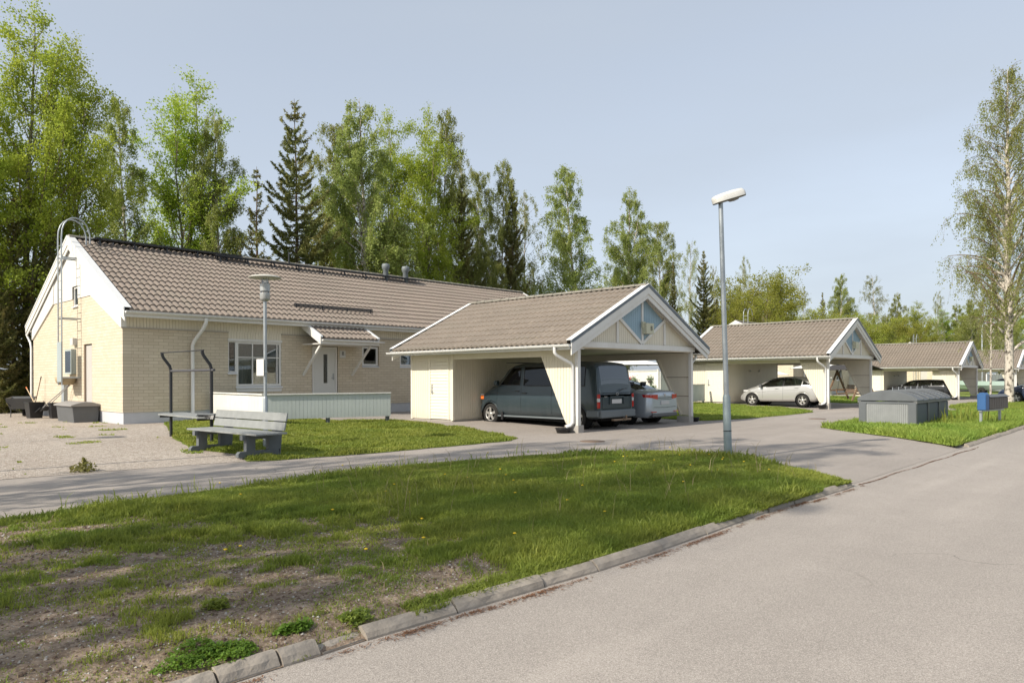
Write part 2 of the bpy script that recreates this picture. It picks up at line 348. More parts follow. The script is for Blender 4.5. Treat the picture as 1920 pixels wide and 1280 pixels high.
def vnoise(x, y, f, seed=0):
    x = np.asarray(x) * f + seed * 17.3; y = np.asarray(y) * f + seed * 7.7
    xi = np.floor(x); yi = np.floor(y); fx = x - xi; fy = y - yi; fx = fx * fx * (3 - 2 * fx); fy = fy * fy * (3 - 2 * fy)
    def h(a, b): q = np.sin(a * 127.1 + b * 311.7) * 43758.5453; return q - np.floor(q)
    return (h(xi, yi) * (1 - fx) + h(xi + 1, yi) * fx) * (1 - fy) + (h(xi, yi + 1) * (1 - fx) + h(xi + 1, yi + 1) * fx) * fy
def fbm(x, y, f, seed=0): return (vnoise(x, y, f, seed) + .5 * vnoise(x, y, 2 * f, seed + 1) + .25 * vnoise(x, y, 4 * f, seed + 2)) / 1.75
def sheet(name, poly, mat, dz=0, step=1.0, zf=None, zone=None):
    bm = bmesh.new(); bm.faces.new([bm.verts.new((x, y, 0)) for x, y in poly])
    xs = [p[0] for p in poly]; ys = [p[1] for p in poly]
    zx = zone or (min(xs), max(xs), min(ys), max(ys))
    for ax, a, b in ((0, max(min(xs), zx[0]), min(max(xs), zx[1])), (1, max(min(ys), zx[2]), min(max(ys), zx[3]))):
        t = math.ceil(a / step) * step
        while t < b:
            co = (t, 0, 0) if ax == 0 else (0, t, 0); no = (1, 0, 0) if ax == 0 else (0, 1, 0)
            bmesh.ops.bisect_plane(bm, geom=bm.verts[:] + bm.edges[:] + bm.faces[:], plane_co=co, plane_no=no); t += step
    f = zf or gzf
    for v in bm.verts: v.co.z = f(v.co.x, v.co.y) + dz
    bmesh.ops.recalc_face_normals(bm, faces=bm.faces)
    if bm.faces[0].normal.z < 0: bmesh.ops.reverse_faces(bm, faces=bm.faces)
    me = bpy.data.meshes.new(name); bm.to_mesh(me); bm.free(); me.materials.append(mat)
    return link(tag(bpy.data.objects.new(name, me), kind='structure'))

# ------------------------------------------------------------------ ground
rng = np.random.default_rng(7)
sheet('ground', [(-300, -300), (900, -300), (900, 900), (-300, 900)], FIELD, -.14, 4, zone=(36, 62, 10, 22))
sheet('street', [(-60, -7), (400, -7), (400, 3.56), (-60, 3.56)], ROAD, -.055, 2, zone=(40, 60, 0, 0))
# asphalt path, driveways and carport floors
def wob(pts, amp=.04, seed=0):
    out = []; rr = random.Random(seed)
    for i, p in enumerate(pts):
        q = pts[(i + 1) % len(pts)]; n = max(1, int(math.hypot(q[0] - p[0], q[1] - p[1]) / .35))
        for k in range(n):
            t = k / n; j = amp if 0 < k else 0
            out.append((p[0] + (q[0] - p[0]) * t + rr.uniform(-j, j), p[1] + (q[1] - p[1]) * t + rr.uniform(-j, j)))
    return out
def junction(x, y): return gzf(x, y) - .051 * float(S((4.3 - y) / .75))
sheet('driveway', [(-20, 9.0), (10.1, 8.6), (11.0, 3.54), (60, 3.54), (120, 3.54), (120, 30), (-20, 30)], DRIVE, .0, 1, zf=junction, zone=(9, 60, 3, 20))
GRAV_P = wob([(-20, 13.2), (2.6, 12.95), (4.2, 12.8), (5.6, 12.6), (6.2, 12.4), (6.6, 13.6), (6.35, 14.9), (6.9, 17.4), (8.1, 20.6), (9.0, 23.6), (7.8, 23.6), (7.8, 36), (-20, 40)], .05, 3)
sheet('gravel_yard', GRAV_P, GRAVEL, .006, 1)
LAWN1 = [(6.6, 12.15), (8.5, 11.85), (10.8, 11.75), (12.4, 11.7), (13.1, 12.1), (13.45, 13.0), (13.9, 14.4), (14.2, 16.2), (14.2, 18.4), (13.4, 19.6), (12.2, 23.0), (10.5, 23.5), (9.0, 23.5), (8.0, 20.6), (6.85, 17.4), (6.3, 14.9), (6.6, 13.6), (6.2, 12.4)]
sheet('lawn_by_fence', wob(LAWN1, .04, 5), TURF, .012, 1)
LAWN2 = [(22.35, 12.0), (24.5, 11.5), (28, 11.35), (30.6, 11.45), (33.0, 13.2), (33.5, 15.0), (33.6, 18.5), (33.2, 22.8), (23, 22.8), (22.4, 18)]
sheet('lawn_between_carports', wob(LAWN2, .05, 6), TURF, .012, 1)
LAWN3 = [(20.4, 6.7), (19.3, 5.3), (17.6, 3.62), (30, 3.62), (35.5, 3.62), (33.5, 6.8), (30.6, 7.0), (24.5, 7.9), (21.6, 7.9)]
sheet('bin_island_turf', wob(LAWN3, .06, 7), TURF, .02, 1)
LAWN4 = [(35.6, 6.9), (36.8, 4.4), (44, 3.62), (60, 3.62), (60, 7.0), (48, 8.2), (42, 8.8), (38.5, 8.2)]
sheet('tree_island_turf', wob(LAWN4, .05, 8), TURF, .02, 1)
LAWN5 = [(41.5, 13.5), (48, 13.1), (58.6, 13.4), (58.8, 22), (42, 24)]
sheet('lawn_by_swing', wob(LAWN5, .05, 9), TURF, .012, 1)
LAWN6 = [(67.5, 13.0), (120, 13), (120, 40), (67, 30)]
sheet('far_lawn', LAWN6, TURF, .012, 4)
sheet('back_garden', [(-60, 36), (120, 36), (120, 60), (-60, 60)], TURF, -.1, 10)
# foreground verge: gently lumpy soil
VERGE = [(-6, 3.58), (10.0, 3.53), (10.75, 3.50), (11.6, 4.6), (12.55, 5.9), (12.35, 7.3), (11.3, 8.6), (9.9, 9.1), (8.0, 9.5), (5.8, 9.65), (4.2, 9.3), (2.5, 9.15), (-6, 9.1)]
def inpoly(x, y, poly):
    x = np.asarray(x); y = np.asarray(y); c = np.zeros(x.shape, bool); n = len(poly)
    for i in range(n):
        x1, y1 = poly[i]; x2, y2 = poly[(i + 1) % n]
        if y1 == y2: continue
        c ^= ((y1 > y) != (y2 > y)) & (x < (x2 - x1) * (y - y1) / (y2 - y1) + x1)
    return c
def edist(x, y, poly):
    x = np.asarray(x, float); y = np.asarray(y, float); d = np.full(x.shape, 1e9); n = len(poly)
    for i in range(n):
        x1, y1 = poly[i]; x2, y2 = poly[(i + 1) % n]; L = (x2 - x1) ** 2 + (y2 - y1) ** 2
        t = np.clip(((x - x1) * (x2 - x1) + (y - y1) * (y2 - y1)) / L, 0, 1); d = np.minimum(d, np.hypot(x - x1 - t * (x2 - x1), y - y1 - t * (y2 - y1)))
    return d
def verge_z(x, y):
    e = edist(x, y, VERGE); return -.05 + .065 * S(e / .14) + .045 * S((e - .05) / .6) + .06 * (fbm(x, y, .8, 3) - .5) * S(e / .4) + .018 * (fbm(x, y, 5, 5) - .5) * S(e / .3)
sheet('verge', wob(VERGE, .02, 1), SOIL, 0, .12, zf=lambda x, y: float(verge_z(np.array([x]), np.array([y]))[0]), zone=(.2, 12.6, 3.4, 9.7))

# kerbs
def kerb(x0, x1, yf, seed, label, broken=()):
    rr = random.Random(seed); root = empty('kerb', (x0, yf(x0), 0), 0, label, 'kerb'); x = x0; k = 0
    while x < x1 - .05:
        L = min((rr.uniform(.22, .42) if x < 2.4 else rr.uniform(.6, 1.0)) if broken else 1.0, x1 - x); a, b = x + .008, x + L - .008
        if True:
            gap = any(p < (a + b) / 2 < q for p, q in broken)
            ya, yb = yf(a) + rr.uniform(-.012, .012), yf(b) + rr.uniform(-.012, .012); h = (.020 - (.025 * max(0, x - 9.6) if x1 < 12 else 0) if not gap else -.008) + rr.uniform(-.012, .008) * (2 if gap else 1); zb = gzf(x, 3)
            n = 7; V = []; F = []
            for i in range(n + 1):
                t = i / n; xx = a + (b - a) * t; yy = ya + (yb - ya) * t
                ch = rr.uniform(0, .012)
                for dy, dz in ((0, -.09), (0.008, -.04), (.022 + ch, h - .03), (.048 + ch, h - .008 + rr.uniform(-.006, .003)), (.075, h + .004 + rr.uniform(-.004, .004)), (.105, h - .004), (.12, -.09)): V.append((xx - x0, yy + dy - yf(x0), dz + zb))
            for i in range(n):
                for j in range(6): F.append((i * 7 + j, i * 7 + 7 + j, i * 7 + 8 + j, i * 7 + 1 + j))
            F.append(tuple(range(7))); F.append(tuple(range(n * 7, n * 7 + 7))[::-1])
            MB().add(V, F).build('kerb_stone', KERBM, root)
        x += L; k += 1
    return root
kerb(-3, 10.7, lambda x: 3.50 + .06 * math.sin(x * .9) * (x < 9) - .012 * max(0, x - 5), 2, 'weathered cracked concrete kerb along the foreground verge', ((2.35, 2.85),))
kerb(18.3, 50, lambda x: 3.50, 4, 'pale concrete kerb in front of the bin island')

# ------------------------------------------------------------------ grass
def blades(name, poly, n, hmin, hmax, mat, dens, zf, label, wd=.004, bbox=None, seed=1, lean=.5, cat='grass', kind='stuff'):
    r = np.random.default_rng(seed); xs = [p[0] for p in poly]; ys = [p[1] for p in poly]
    bb = bbox or (min(xs), max(xs), min(ys), max(ys))
    x = r.uniform(bb[0], bb[1], n); y = r.uniform(bb[2], bb[3], n)
    vis = (y < x * 4.95 + 1.2) & (y > x * .13 - .6)
    k = inpoly(x, y, poly) & vis; x = x[k]; y = y[k]
    k = r.uniform(0, 1, len(x)) < dens(x, y); x = x[k]; y = y[k]; n = len(x)
    dist = np.hypot(x, y)
    h = r.uniform(hmin, hmax, n) * (.55 + .9 * fbm(x, y, 1.3, 11)) * (.38 + .62 * np.clip(dens(x, y) * 1.2, 0, 1)) * r.uniform(.6, 1.15, n); wv = wd * np.clip(dist / 4.5, 1, 3.4) * r.uniform(.7, 1.3, n)
    h = h * np.clip(.42 + dist / 11, .5, 1) if name != 'weeds' else h
    a = r.uniform(0, 2 * np.pi, n); b = r.uniform(0, 2 * np.pi, n); ln = h * lean * r.uniform(.2, 1.4, n)
    z = zf(x, y) - .008; cx, cy = np.cos(a) * wv, np.sin(a) * wv; lx, ly = np.cos(b) * ln, np.sin(b) * ln
    V = np.empty((n, 5, 3), np.float32)
    V[:, 0] = np.stack([x - cx, y - cy, z], 1); V[:, 1] = np.stack([x + cx, y + cy, z], 1)
    V[:, 2] = np.stack([x + cx * .8 + lx * .35, y + cy * .8 + ly * .35, z + h * .6], 1); V[:, 3] = np.stack([x - cx * .8 + lx * .35, y - cy * .8 + ly * .35, z + h * .6], 1)
    V[:, 4] = np.stack([x + lx, y + ly, z + h * (1 - .25 * lean)], 1)
    i = np.arange(n)[:, None] * 5
    F = np.concatenate([i + np.array([[0, 1, 2]]), i + np.array([[0, 2, 3]]), i + np.array([[3, 2, 4]])])
    o = np_mesh(name, V.reshape(-1, 3), F, mat); return tag(o, label, cat, kind=kind)
def cover(x, y):      # how grassy the foreground verge is
    f = x * .729 + y * .685; r = x * .685 - y * .729
    b = S((6.7 - f) / 1.5) * S((.35 - r) / .9); mid = .80 * S((8.6 - f) / 1.8) * S((.3 - r) / 1.6)
    b = np.clip(np.maximum(b, mid), 0, 1)
    t = fbm(x, y, 1.7, 21) * .5 + fbm(x, y, 6, 31) * .5
    return S((t - (-.04 + .50 * b)) / .40)
vz = lambda x, y: verge_z(x, y)
blades('grass', VERGE, 1500000, .035, .115, L_GRASS, lambda x, y: cover(x, y) ** 1.4 * np.clip(7 / np.hypot(x, y), .3, 1), vz, 'lush green grass growing over the foreground verge', .0026, (.3, 12.6, 3.45, 9.75), 1)
blades('grass', VERGE, 50000, .10, .19, L_GRASS, lambda x, y: cover(x, y) * (fbm(x, y, .9, 41) > .56), vz, 'taller tufts of grass scattered over the foreground verge', .0036, (.3, 12.6, 3.6, 9.75), 2, .6)
blades('grass', VERGE, 190000, .02, .065, L_GRASS, lambda x, y: .14 + .55 * S((fbm(x, y, 3, 44) - .40) / .25), vz, 'sparse short blades on the bare soil of the verge', .003, (.3, 7.5, 3.6, 8.0), 8, .9)
blades('dry_grass', VERGE, 26000, .04, .12, L_DRY, lambda x, y: .5 * (fbm(x, y, 2.2, 51) > .5), vz, 'short straw coloured blades among the foreground grass', .003, (.3, 12.6, 3.5, 9.7), 3, 1.1)
blades('dry_grass', VERGE, 420, .30, .55, L_DRY, lambda x, y: .75 * (x > 4.4), vz, 'tall thin straw stalks standing in the foreground grass', .0014, (2, 12.4, 3.9, 9.6), 4, .55)
gzn = lambda d: (lambda x, y: gz(x, y) + d)
def lawn(poly, n0, h0, h1, label, seed, mat=L_GRASSL, d=.012, thr=.30): 
    return blades('grass', poly, int(n0 * 1.7), h0, h1, mat, lambda x, y: np.clip(S((fbm(x, y, .9, seed) - thr) / .12) + .25, 0, 1) * S(edist(x, y, poly) / .12 + .2), gzn(d), label, .0036, None, seed, .6)
lawn(LAWN1, 130000, .05, .12, 'sunlit lawn grass in front of the low fence', 61)
lawn(LAWN2, 90000, .05, .13, 'lawn grass between the first and second carport', 62)
lawn(LAWN3, 120000, .08, .24, 'rough grass round the bins and the mailboxes', 63)
lawn(LAWN4, 60000, .07, .18, 'rough grass under the tall roadside birch', 64)
lawn(LAWN5, 50000, .06, .15, 'lawn grass around the garden swing', 65)
blades('weeds', GRAV_P, 60000, .02, .07, L_GRASSL, lambda x, y: 1. * (fbm(x, y, 1.1, 71) > .735), gzn(.006), 'sparse low weeds sprouting through the gravel yard', .004, (3, 9, 12.4, 27), 71, .8)
ED = [(2, 8.7), (10, 8.3), (12.6, 5.6), (12.9, 6.2), (10.5, 9.4), (8, 9.75), (5.8, 9.9), (2, 9.45)]
KF = [(2.9, 3.56), (10.7, 3.48), (10.7, 3.66), (2.9, 3.74)]
blades('grass', KF, 26000, .03, .09, L_GRASS, lambda x, y: 1. * (fbm(x, y, 1.6, 77) > .42), lambda x, y: np.maximum(verge_z(x, y), .0) + .005, 'grass creeping over the back edge of the kerb', .0028, None, 77, 1.2)
blades('weeds', ED, 3000, .08, .24, L_GRASS, lambda x, y: 1. * (fbm(x, y, 2.5, 72) > .5), vz, 'long wispy weeds fringing the path edge of the verge', .003, None, 72, .5)
blades('weeds', LAWN3, 2600, .3, .75, L_GRASSL, lambda x, y: np.exp(-((x - 25.2) ** 2 + (y - 4.6) ** 2) / .5) + np.exp(-((x - 26.) ** 2 / 6 + (y - 5.2) ** 2 / .2)), gzn(.02), 'tall weeds beside the mailboxes and against the bins', .006, None, 73, .35)
# clover clump and leafy tufts
def clump(cx, cy, rx, ry, n, s, mat, name, label, hz=.1, seed=5, cat='plant'):
    r = np.random.default_rng(seed); a = r.uniform(0, 2 * np.pi, n); q = np.sqrt(r.uniform(0, 1, n)) * (1 + .15 * np.sin(3 * a + seed))
    k = r.integers(0, 9, n); ox_ = r.normal(0, .42, 9) * rx; oy_ = r.normal(0, .42, 9) * ry; hk = r.uniform(.35, 1, 9)
    x, y = cx + ox_[k] + rx * .55 * q * np.cos(a), cy + oy_[k] + ry * .55 * q * np.sin(a); z = verge_z(x, y) + hz * .8 * hk[k] * (1 - q ** 2).clip(0, 1) * r.uniform(.1, 1, n) + .008
    V, F = leafquads(np.stack([x, y, z], 1), s, r, flat=.6); o = np_mesh(name, V, F, mat); return tag(o, label, cat)
def leafquads(P, s, r, flat=0., drop=0.):
    n = len(P); nrm = r.normal(size=(n, 3)); nrm[:, 2] = np.abs(nrm[:, 2]) + flat * 2; nrm /= np.linalg.norm(nrm, axis=1)[:, None]
    t = r.normal(size=(n, 3)); t[:, 2] -= drop; t -= nrm * (t * nrm).sum(1)[:, None]; t /= np.linalg.norm(t, axis=1)[:, None] + 1e-9
    b = np.cross(nrm, t); sz = (s * r.uniform(.6, 1.35, n))[:, None]
    V = np.stack([P - t * sz * .62, P + b * sz * .42, P + t * sz * .62, P - b * sz * .42], 1).reshape(-1, 3)
    return V, np.arange(n * 4).reshape(-1, 4)
clump(1.70, 3.80, .21, .12, 3800, .014, L_CLOVER, 'clover_clump', 'bright green clover clump beside the kerb in the near foreground', .09, 5)
clump(2.20, 3.80, .14, .07, 700, .022, L_CLOVER, 'weed_tuft', 'small leafy weed tuft just right of the clover clump', .07, 6)
clump(2.58, 3.74, .12, .07, 500, .022, L_GRASS, 'weed_tuft', 'low weed tuft above the gap in the broken kerb', .07, 8)
clump(2.02, 4.44, .10, .06, 420, .022, L_GRASS, 'weed_tuft', 'upright green weed tuft behind the clover clump', .12, 9)
for i, (x, y, lb) in enumerate([(3.25, 18.2, 'dry brownish tuft at the left edge of the gravel yard'), (3.75, 13.05, 'dry brownish tuft at the path edge of the gravel yard')]):
    r = np.random.default_rng(90 + i); n = 260; a = r.uniform(0, 6.28, n); q = r.uniform(0, .22, n); P = np.stack([x + q * np.cos(a), y + q * np.sin(a), gz(x, y) + .01 + r.uniform(0, .22, n) * (1 - q * 3).clip(.2, 1)], 1)
    V, F = leafquads(P, .045, r); tag(np_mesh('dry_tuft', V, F, L_DRY if i == 0 else L_DRYG), lb, 'plant')
# stones on the bare soil
r = random.Random(4)
def pebbles(n, box, s0, s1, mat, label):
    mb = MB()
    for _ in range(n):
        x, y = r.uniform(box[0], box[1]), r.uniform(box[2], box[3]); s = r.uniform(s0, s1) * (r.random() ** 1.5 + .4); z = float(verge_z(np.array([x]), np.array([y]))[0])
        ph = r.random() * 6; V = [(x + s * math.cos(ph + k * 1.047) * r.uniform(.6, 1), y + s * math.sin(ph + k * 1.047) * r.uniform(.6, 1), z + (.0 if k % 2 else .1) * s) for k in range(6)] + [(x + s * .2, y, z + s * .6), (x, y, z - s * .3)]
        mb.add(V, [(k, (k + 1) % 6, 6) for k in range(6)] + [((k + 1) % 6, k, 7) for k in range(6)])
    tag(mb.build('pebbles', mat), label, 'stones', kind='stuff')
pebbles(10000, (.5, 7.5, 3.7, 8.2), .003, .013, CONC, 'loose pale pebbles on the bare soil of the verge')
pebbles(10000, (.5, 7.5, 3.7, 8.2), .005, .018, simple('dry_leaf_litter', (.10, .065, .045), .9), 'brown leaf litter on the bare soil of the verge')
def dandelions():
    rr = random.Random(21); mb = MB(); st = MB()
    for _ in range(46):
        x, y = rr.uniform(2.2, 12), rr.uniform(4.2, 9.4)
        if not inpoly([x], [y], VERGE)[0]: continue
        z = float(verge_z(np.array([x]), np.array([y]))[0]); h = rr.uniform(.07, .16); mb.lathe([(0, 0), (.013, .004), (.016, .010), (.006, .014), (0, .014)], (x, y, z + h), 8); st.tube([(x, y, z), (x + .004, y, z + h)], .0018, 4)
    tag(mb.build('dandelions', simple('dandelion_yellow', (.75, .52, .02), .7)), 'small yellow dandelion heads dotted over the foreground verge', 'flowers', kind='stuff')
    tag(st.build('dandelion_stalks', LEAFG), 'thin green stalks of the dandelions on the verge', 'flowers', kind='stuff')
dandelions()
def litter():
    rr = random.Random(9); mb = MB()
    for _ in range(9000):
        x = rr.uniform(1.2, 18.4)
        if x > 10.9 and rr.random() < .6: continue  # past the kerb the flecks draw the dark seam of the driveway edge
        y = 3.46 + .06 * math.sin(x * .9) * (x < 9) - .012 * max(0, x - 5) - abs(rr.gauss(0, .035 if x < 10.9 else .012)) + (.02 * math.sin(x * 3.1) + .05 if x > 10.9 else 0)
        if math.sin(x * 2.3) + math.sin(x * 5.1) + math.sin(x * 11.7) * .8 < rr.uniform(-1.6, 1.8) - (1.6 if x > 10.9 else 0): continue
        a = rr.uniform(0, 3.14); L = rr.uniform(.008, .03); z = -.052 + rr.uniform(0, .008)
        dx, dy = math.cos(a) * L, math.sin(a) * L; mb.add([(x - dx, y - dy, z), (x + dy * .15, y - dx * .15, z + .002), (x + dx, y + dy, z + .001), (x - dy * .15, y + dx * .15, z + .002)], [(0, 1, 2, 3)])
    tag(mb.build('litter_and_seam', simple('brown_litter_and_seam', (.17, .085, .045), .9)), 'reddish brown needle litter lying in the gutter along the kerb, with flecks added as the driveway edge seam', 'litter', kind='stuff')
litter()

# ------------------------------------------------------------------ roofs
def tiles(mb, eave, u, s, W, Ls, nw, rows, amp=.022, lip=.022, res=8):
    """eave point, unit along the eave, unit up the slope"""
    eave, u, s = Vector(eave), Vector(u), Vector(s); n = u.cross(s); n = n if n.z > 0 else -n
    nu = nw * res; us = [W * i / nu for i in range(nu + 1)]
    def h(i):
        t = (i % res) / res; return amp * (abs(math.cos(math.pi * t)) ** .8 * 2 - 1)
    hs = [h(i) for i in range(nu + 1)]; V = []; F = []; base = 0; rl = Ls / rows; rr = random.Random(rows * nw)
    for r_ in range(rows):
        s0 = rl * r_ - .03; s1 = rl * (r_ + 1) + .01
        for (sv, off) in ((s0, -.012 if r_ else -.03), (s0, lip), (s1, -.004)):
            for i in range(nu + 1):
                j = rr.uniform(-.0025, .0025) if off == lip else 0
                V.append(eave + u * us[i] + s * (sv + j) + n * (hs[i] + off + amp))
        for a in range(2):
            for i in range(nu): F.append((base + a * (nu + 1) + i, base + a * (nu + 1) + i + 1, base + (a + 1) * (nu + 1) + i + 1, base + (a + 1) * (nu + 1) + i))
        base += 3 * (nu + 1)
    mb.add(V, F); return mb
def ridgecaps(mb, a, b, rad=.13, n=None, over=.03):
    a, b = Vector(a), Vector(b); L = (b - a).length; n = n or round(L / .4); d = (b - a) / n; dd = d.normalized(); side = dd.cross(Vector((0, 0, 1))).normalized(); V = []; F = []; base = 0
    for i in range(n):
        for p, q in ((a + d * i, rad), (a + d * (i + 1) + dd * over, rad * .86)):
            for k in range(7):
                t = math.pi * k / 6; V.append(p + side * math.cos(t) * q * 1.15 + Vector((0, 0, 1)) * (math.sin(t) * q * .75 - .03))
        for k in range(6): F.append((base + k, base + k + 1, base + 8 + k, base + 7 + k))
        F.append(tuple(range(base, base + 7))); base += 14
    return mb.add(V, F)
def gutter(parent, a, b, out, r=.065, mat=None):
    a, b, out = Vector(a), Vector(b), Vector(out); V = []; F = []; n = 8
    for p in (a, b):
        for q in (r, r - .006):
            for k in range(n + 1):
                t = math.pi * k / n; V.append(p + out * math.cos(t) * q - Vector((0, 0, 1)) * math.sin(t) * q)
    m = n + 1
    for k in range(n): F += [(k, k + 1, 2 * m + k + 1, 2 * m + k), (m + k, 3 * m + k, 3 * m + k + 1, m + k + 1)]
    F += [(0, 2 * m, 3 * m, m), (n, m + n, 3 * m + n, 2 * m + n)]
    mb = MB().add(V, F)
    for p in (a, b): mb.add([p + out * math.cos(math.pi * k / n) * r - Vector((0, 0, 1)) * math.sin(math.pi * k / n) * r for k in range(n + 1)], [tuple(range(n + 1))])
    mb.bar(a + out * r + Vector((0, 0, .004)), b + out * r + Vector((0, 0, .004)), .016, .016)
    return mb.build('gutter', mat or METALW, parent)

# ------------------------------------------------------------------ windows
def window(parent, ax, plane, out, u0, u1, z0, z1, muntins=(), bars=(), fw=.055, blind=0, curtain=False, name='window', sill=True, matf=None):
    """ax 1: window in a plane of constant y; out = -1/+1 outward sign"""
    mf = matf or WHITE; fr = MB()
    def bx(a, b, c, d, p, q):
        p, q = sorted((plane + out * p, plane + out * q))
        fr.box(a, b, p, q, c, d) if ax == 1 else fr.box(p, q, a, b, c, d)
    bx(u0, u0 + fw, z0, z1, -.06, .012); bx(u1 - fw, u1, z0, z1, -.06, .012); bx(u0 + fw, u1 - fw, z0, z0 + fw, -.06, .012); bx(u0 + fw, u1 - fw, z1 - fw, z1, -.06, .012)
    for m in muntins: bx(m - .018, m + .018, z0 + fw, z1 - fw, -.05, .006)
    for m in bars: bx(u0 + fw, u1 - fw, m - .018, m + .018, -.048, .008)
    w_ = fr.build(name, mf, parent)
    g = MB(); p, q = plane - out * .035, plane - out * .031
    g.box(u0 + fw, u1 - fw, min(p, q), max(p, q), z0 + fw, z1 - fw) if ax == 1 else g.box(min(p, q), max(p, q), u0 + fw, u1 - fw, z0 + fw, z1 - fw)
    g.build('pane', GLASS, w_)
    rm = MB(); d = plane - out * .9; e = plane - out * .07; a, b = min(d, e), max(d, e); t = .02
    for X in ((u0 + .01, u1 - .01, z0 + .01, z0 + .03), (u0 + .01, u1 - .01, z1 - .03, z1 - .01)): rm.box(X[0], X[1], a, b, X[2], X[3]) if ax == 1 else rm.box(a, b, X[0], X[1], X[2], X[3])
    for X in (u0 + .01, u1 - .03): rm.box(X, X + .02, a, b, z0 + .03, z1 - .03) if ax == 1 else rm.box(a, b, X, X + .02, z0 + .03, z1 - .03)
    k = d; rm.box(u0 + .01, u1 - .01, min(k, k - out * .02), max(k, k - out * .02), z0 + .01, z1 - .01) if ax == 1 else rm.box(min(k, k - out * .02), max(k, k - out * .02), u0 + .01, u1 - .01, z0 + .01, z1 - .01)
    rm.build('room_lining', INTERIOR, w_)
    if blind:
        bl = MB(); z = z1 - fw; pp = plane - out * .085
        while z > z1 - fw - blind:
            bl.box(u0 + fw, u1 - fw, min(pp, pp - out * .018), max(pp, pp - out * .018), z - .020, z - .004) if ax == 1 else bl.box(min(pp, pp - out * .018), max(pp, pp - out * .018), u0 + fw, u1 - fw, z - .020, z - .004); z -= .024
        bl.build('blind', BLIND, w_)
    if curtain:
        V = []; F = []; n = 26; cw = (u1 - u0) * curtain
        for i in range(n + 1):
            u = u0 + fw + cw * i / n; dp = plane - out * (.14 + .03 * math.sin(i * 1.3))
            for zz in (z0 + fw, z1 - fw): V.append((u, dp, zz) if ax == 1 else (dp, u, zz))
        F = [(2 * i, 2 * i + 2, 2 * i + 3, 2 * i + 1) for i in range(n)]; MB().add(V, F, True).build('curtain', CURTAIN, w_)
    if sill:
        s = MB(); p, q = plane - out * .02, plane + out * .09
        s.prism([(p, z0 - .02), (q, z0 - .075), (q, z0 - .055), (p, z0 + .0)], 0, u0 - .03, u1 + .03) if ax == 1 else s.box(min(p, q), max(p, q), u0 - .03, u1 + .03, z0 - .05, z0 - .01)
        s.build('sill', METALW, w_)
    return w_

def text_mesh(parent, body, size, mat, M, name='letter'):
    cu = bpy.data.curves.new('letter_curve', 'FONT'); cu.body = body; cu.size = size; cu.extrude = .002; cu.align_x = 'CENTER'; cu.align_y = 'CENTER'
    o = bpy.data.objects.new('tmp', cu); col.objects.link(o); bpy.context.view_layer.update()
    me = bpy.data.meshes.new_from_object(o.evaluated_get(bpy.context.evaluated_depsgraph_get())); bpy.data.objects.remove(o)
    me.transform(M); me.materials.clear(); me.materials.append(mat); t = bpy.data.objects.new(name, me); return link(t, parent)
BLACKT = simple('black_lettering', (.02, .02, .02), .5)

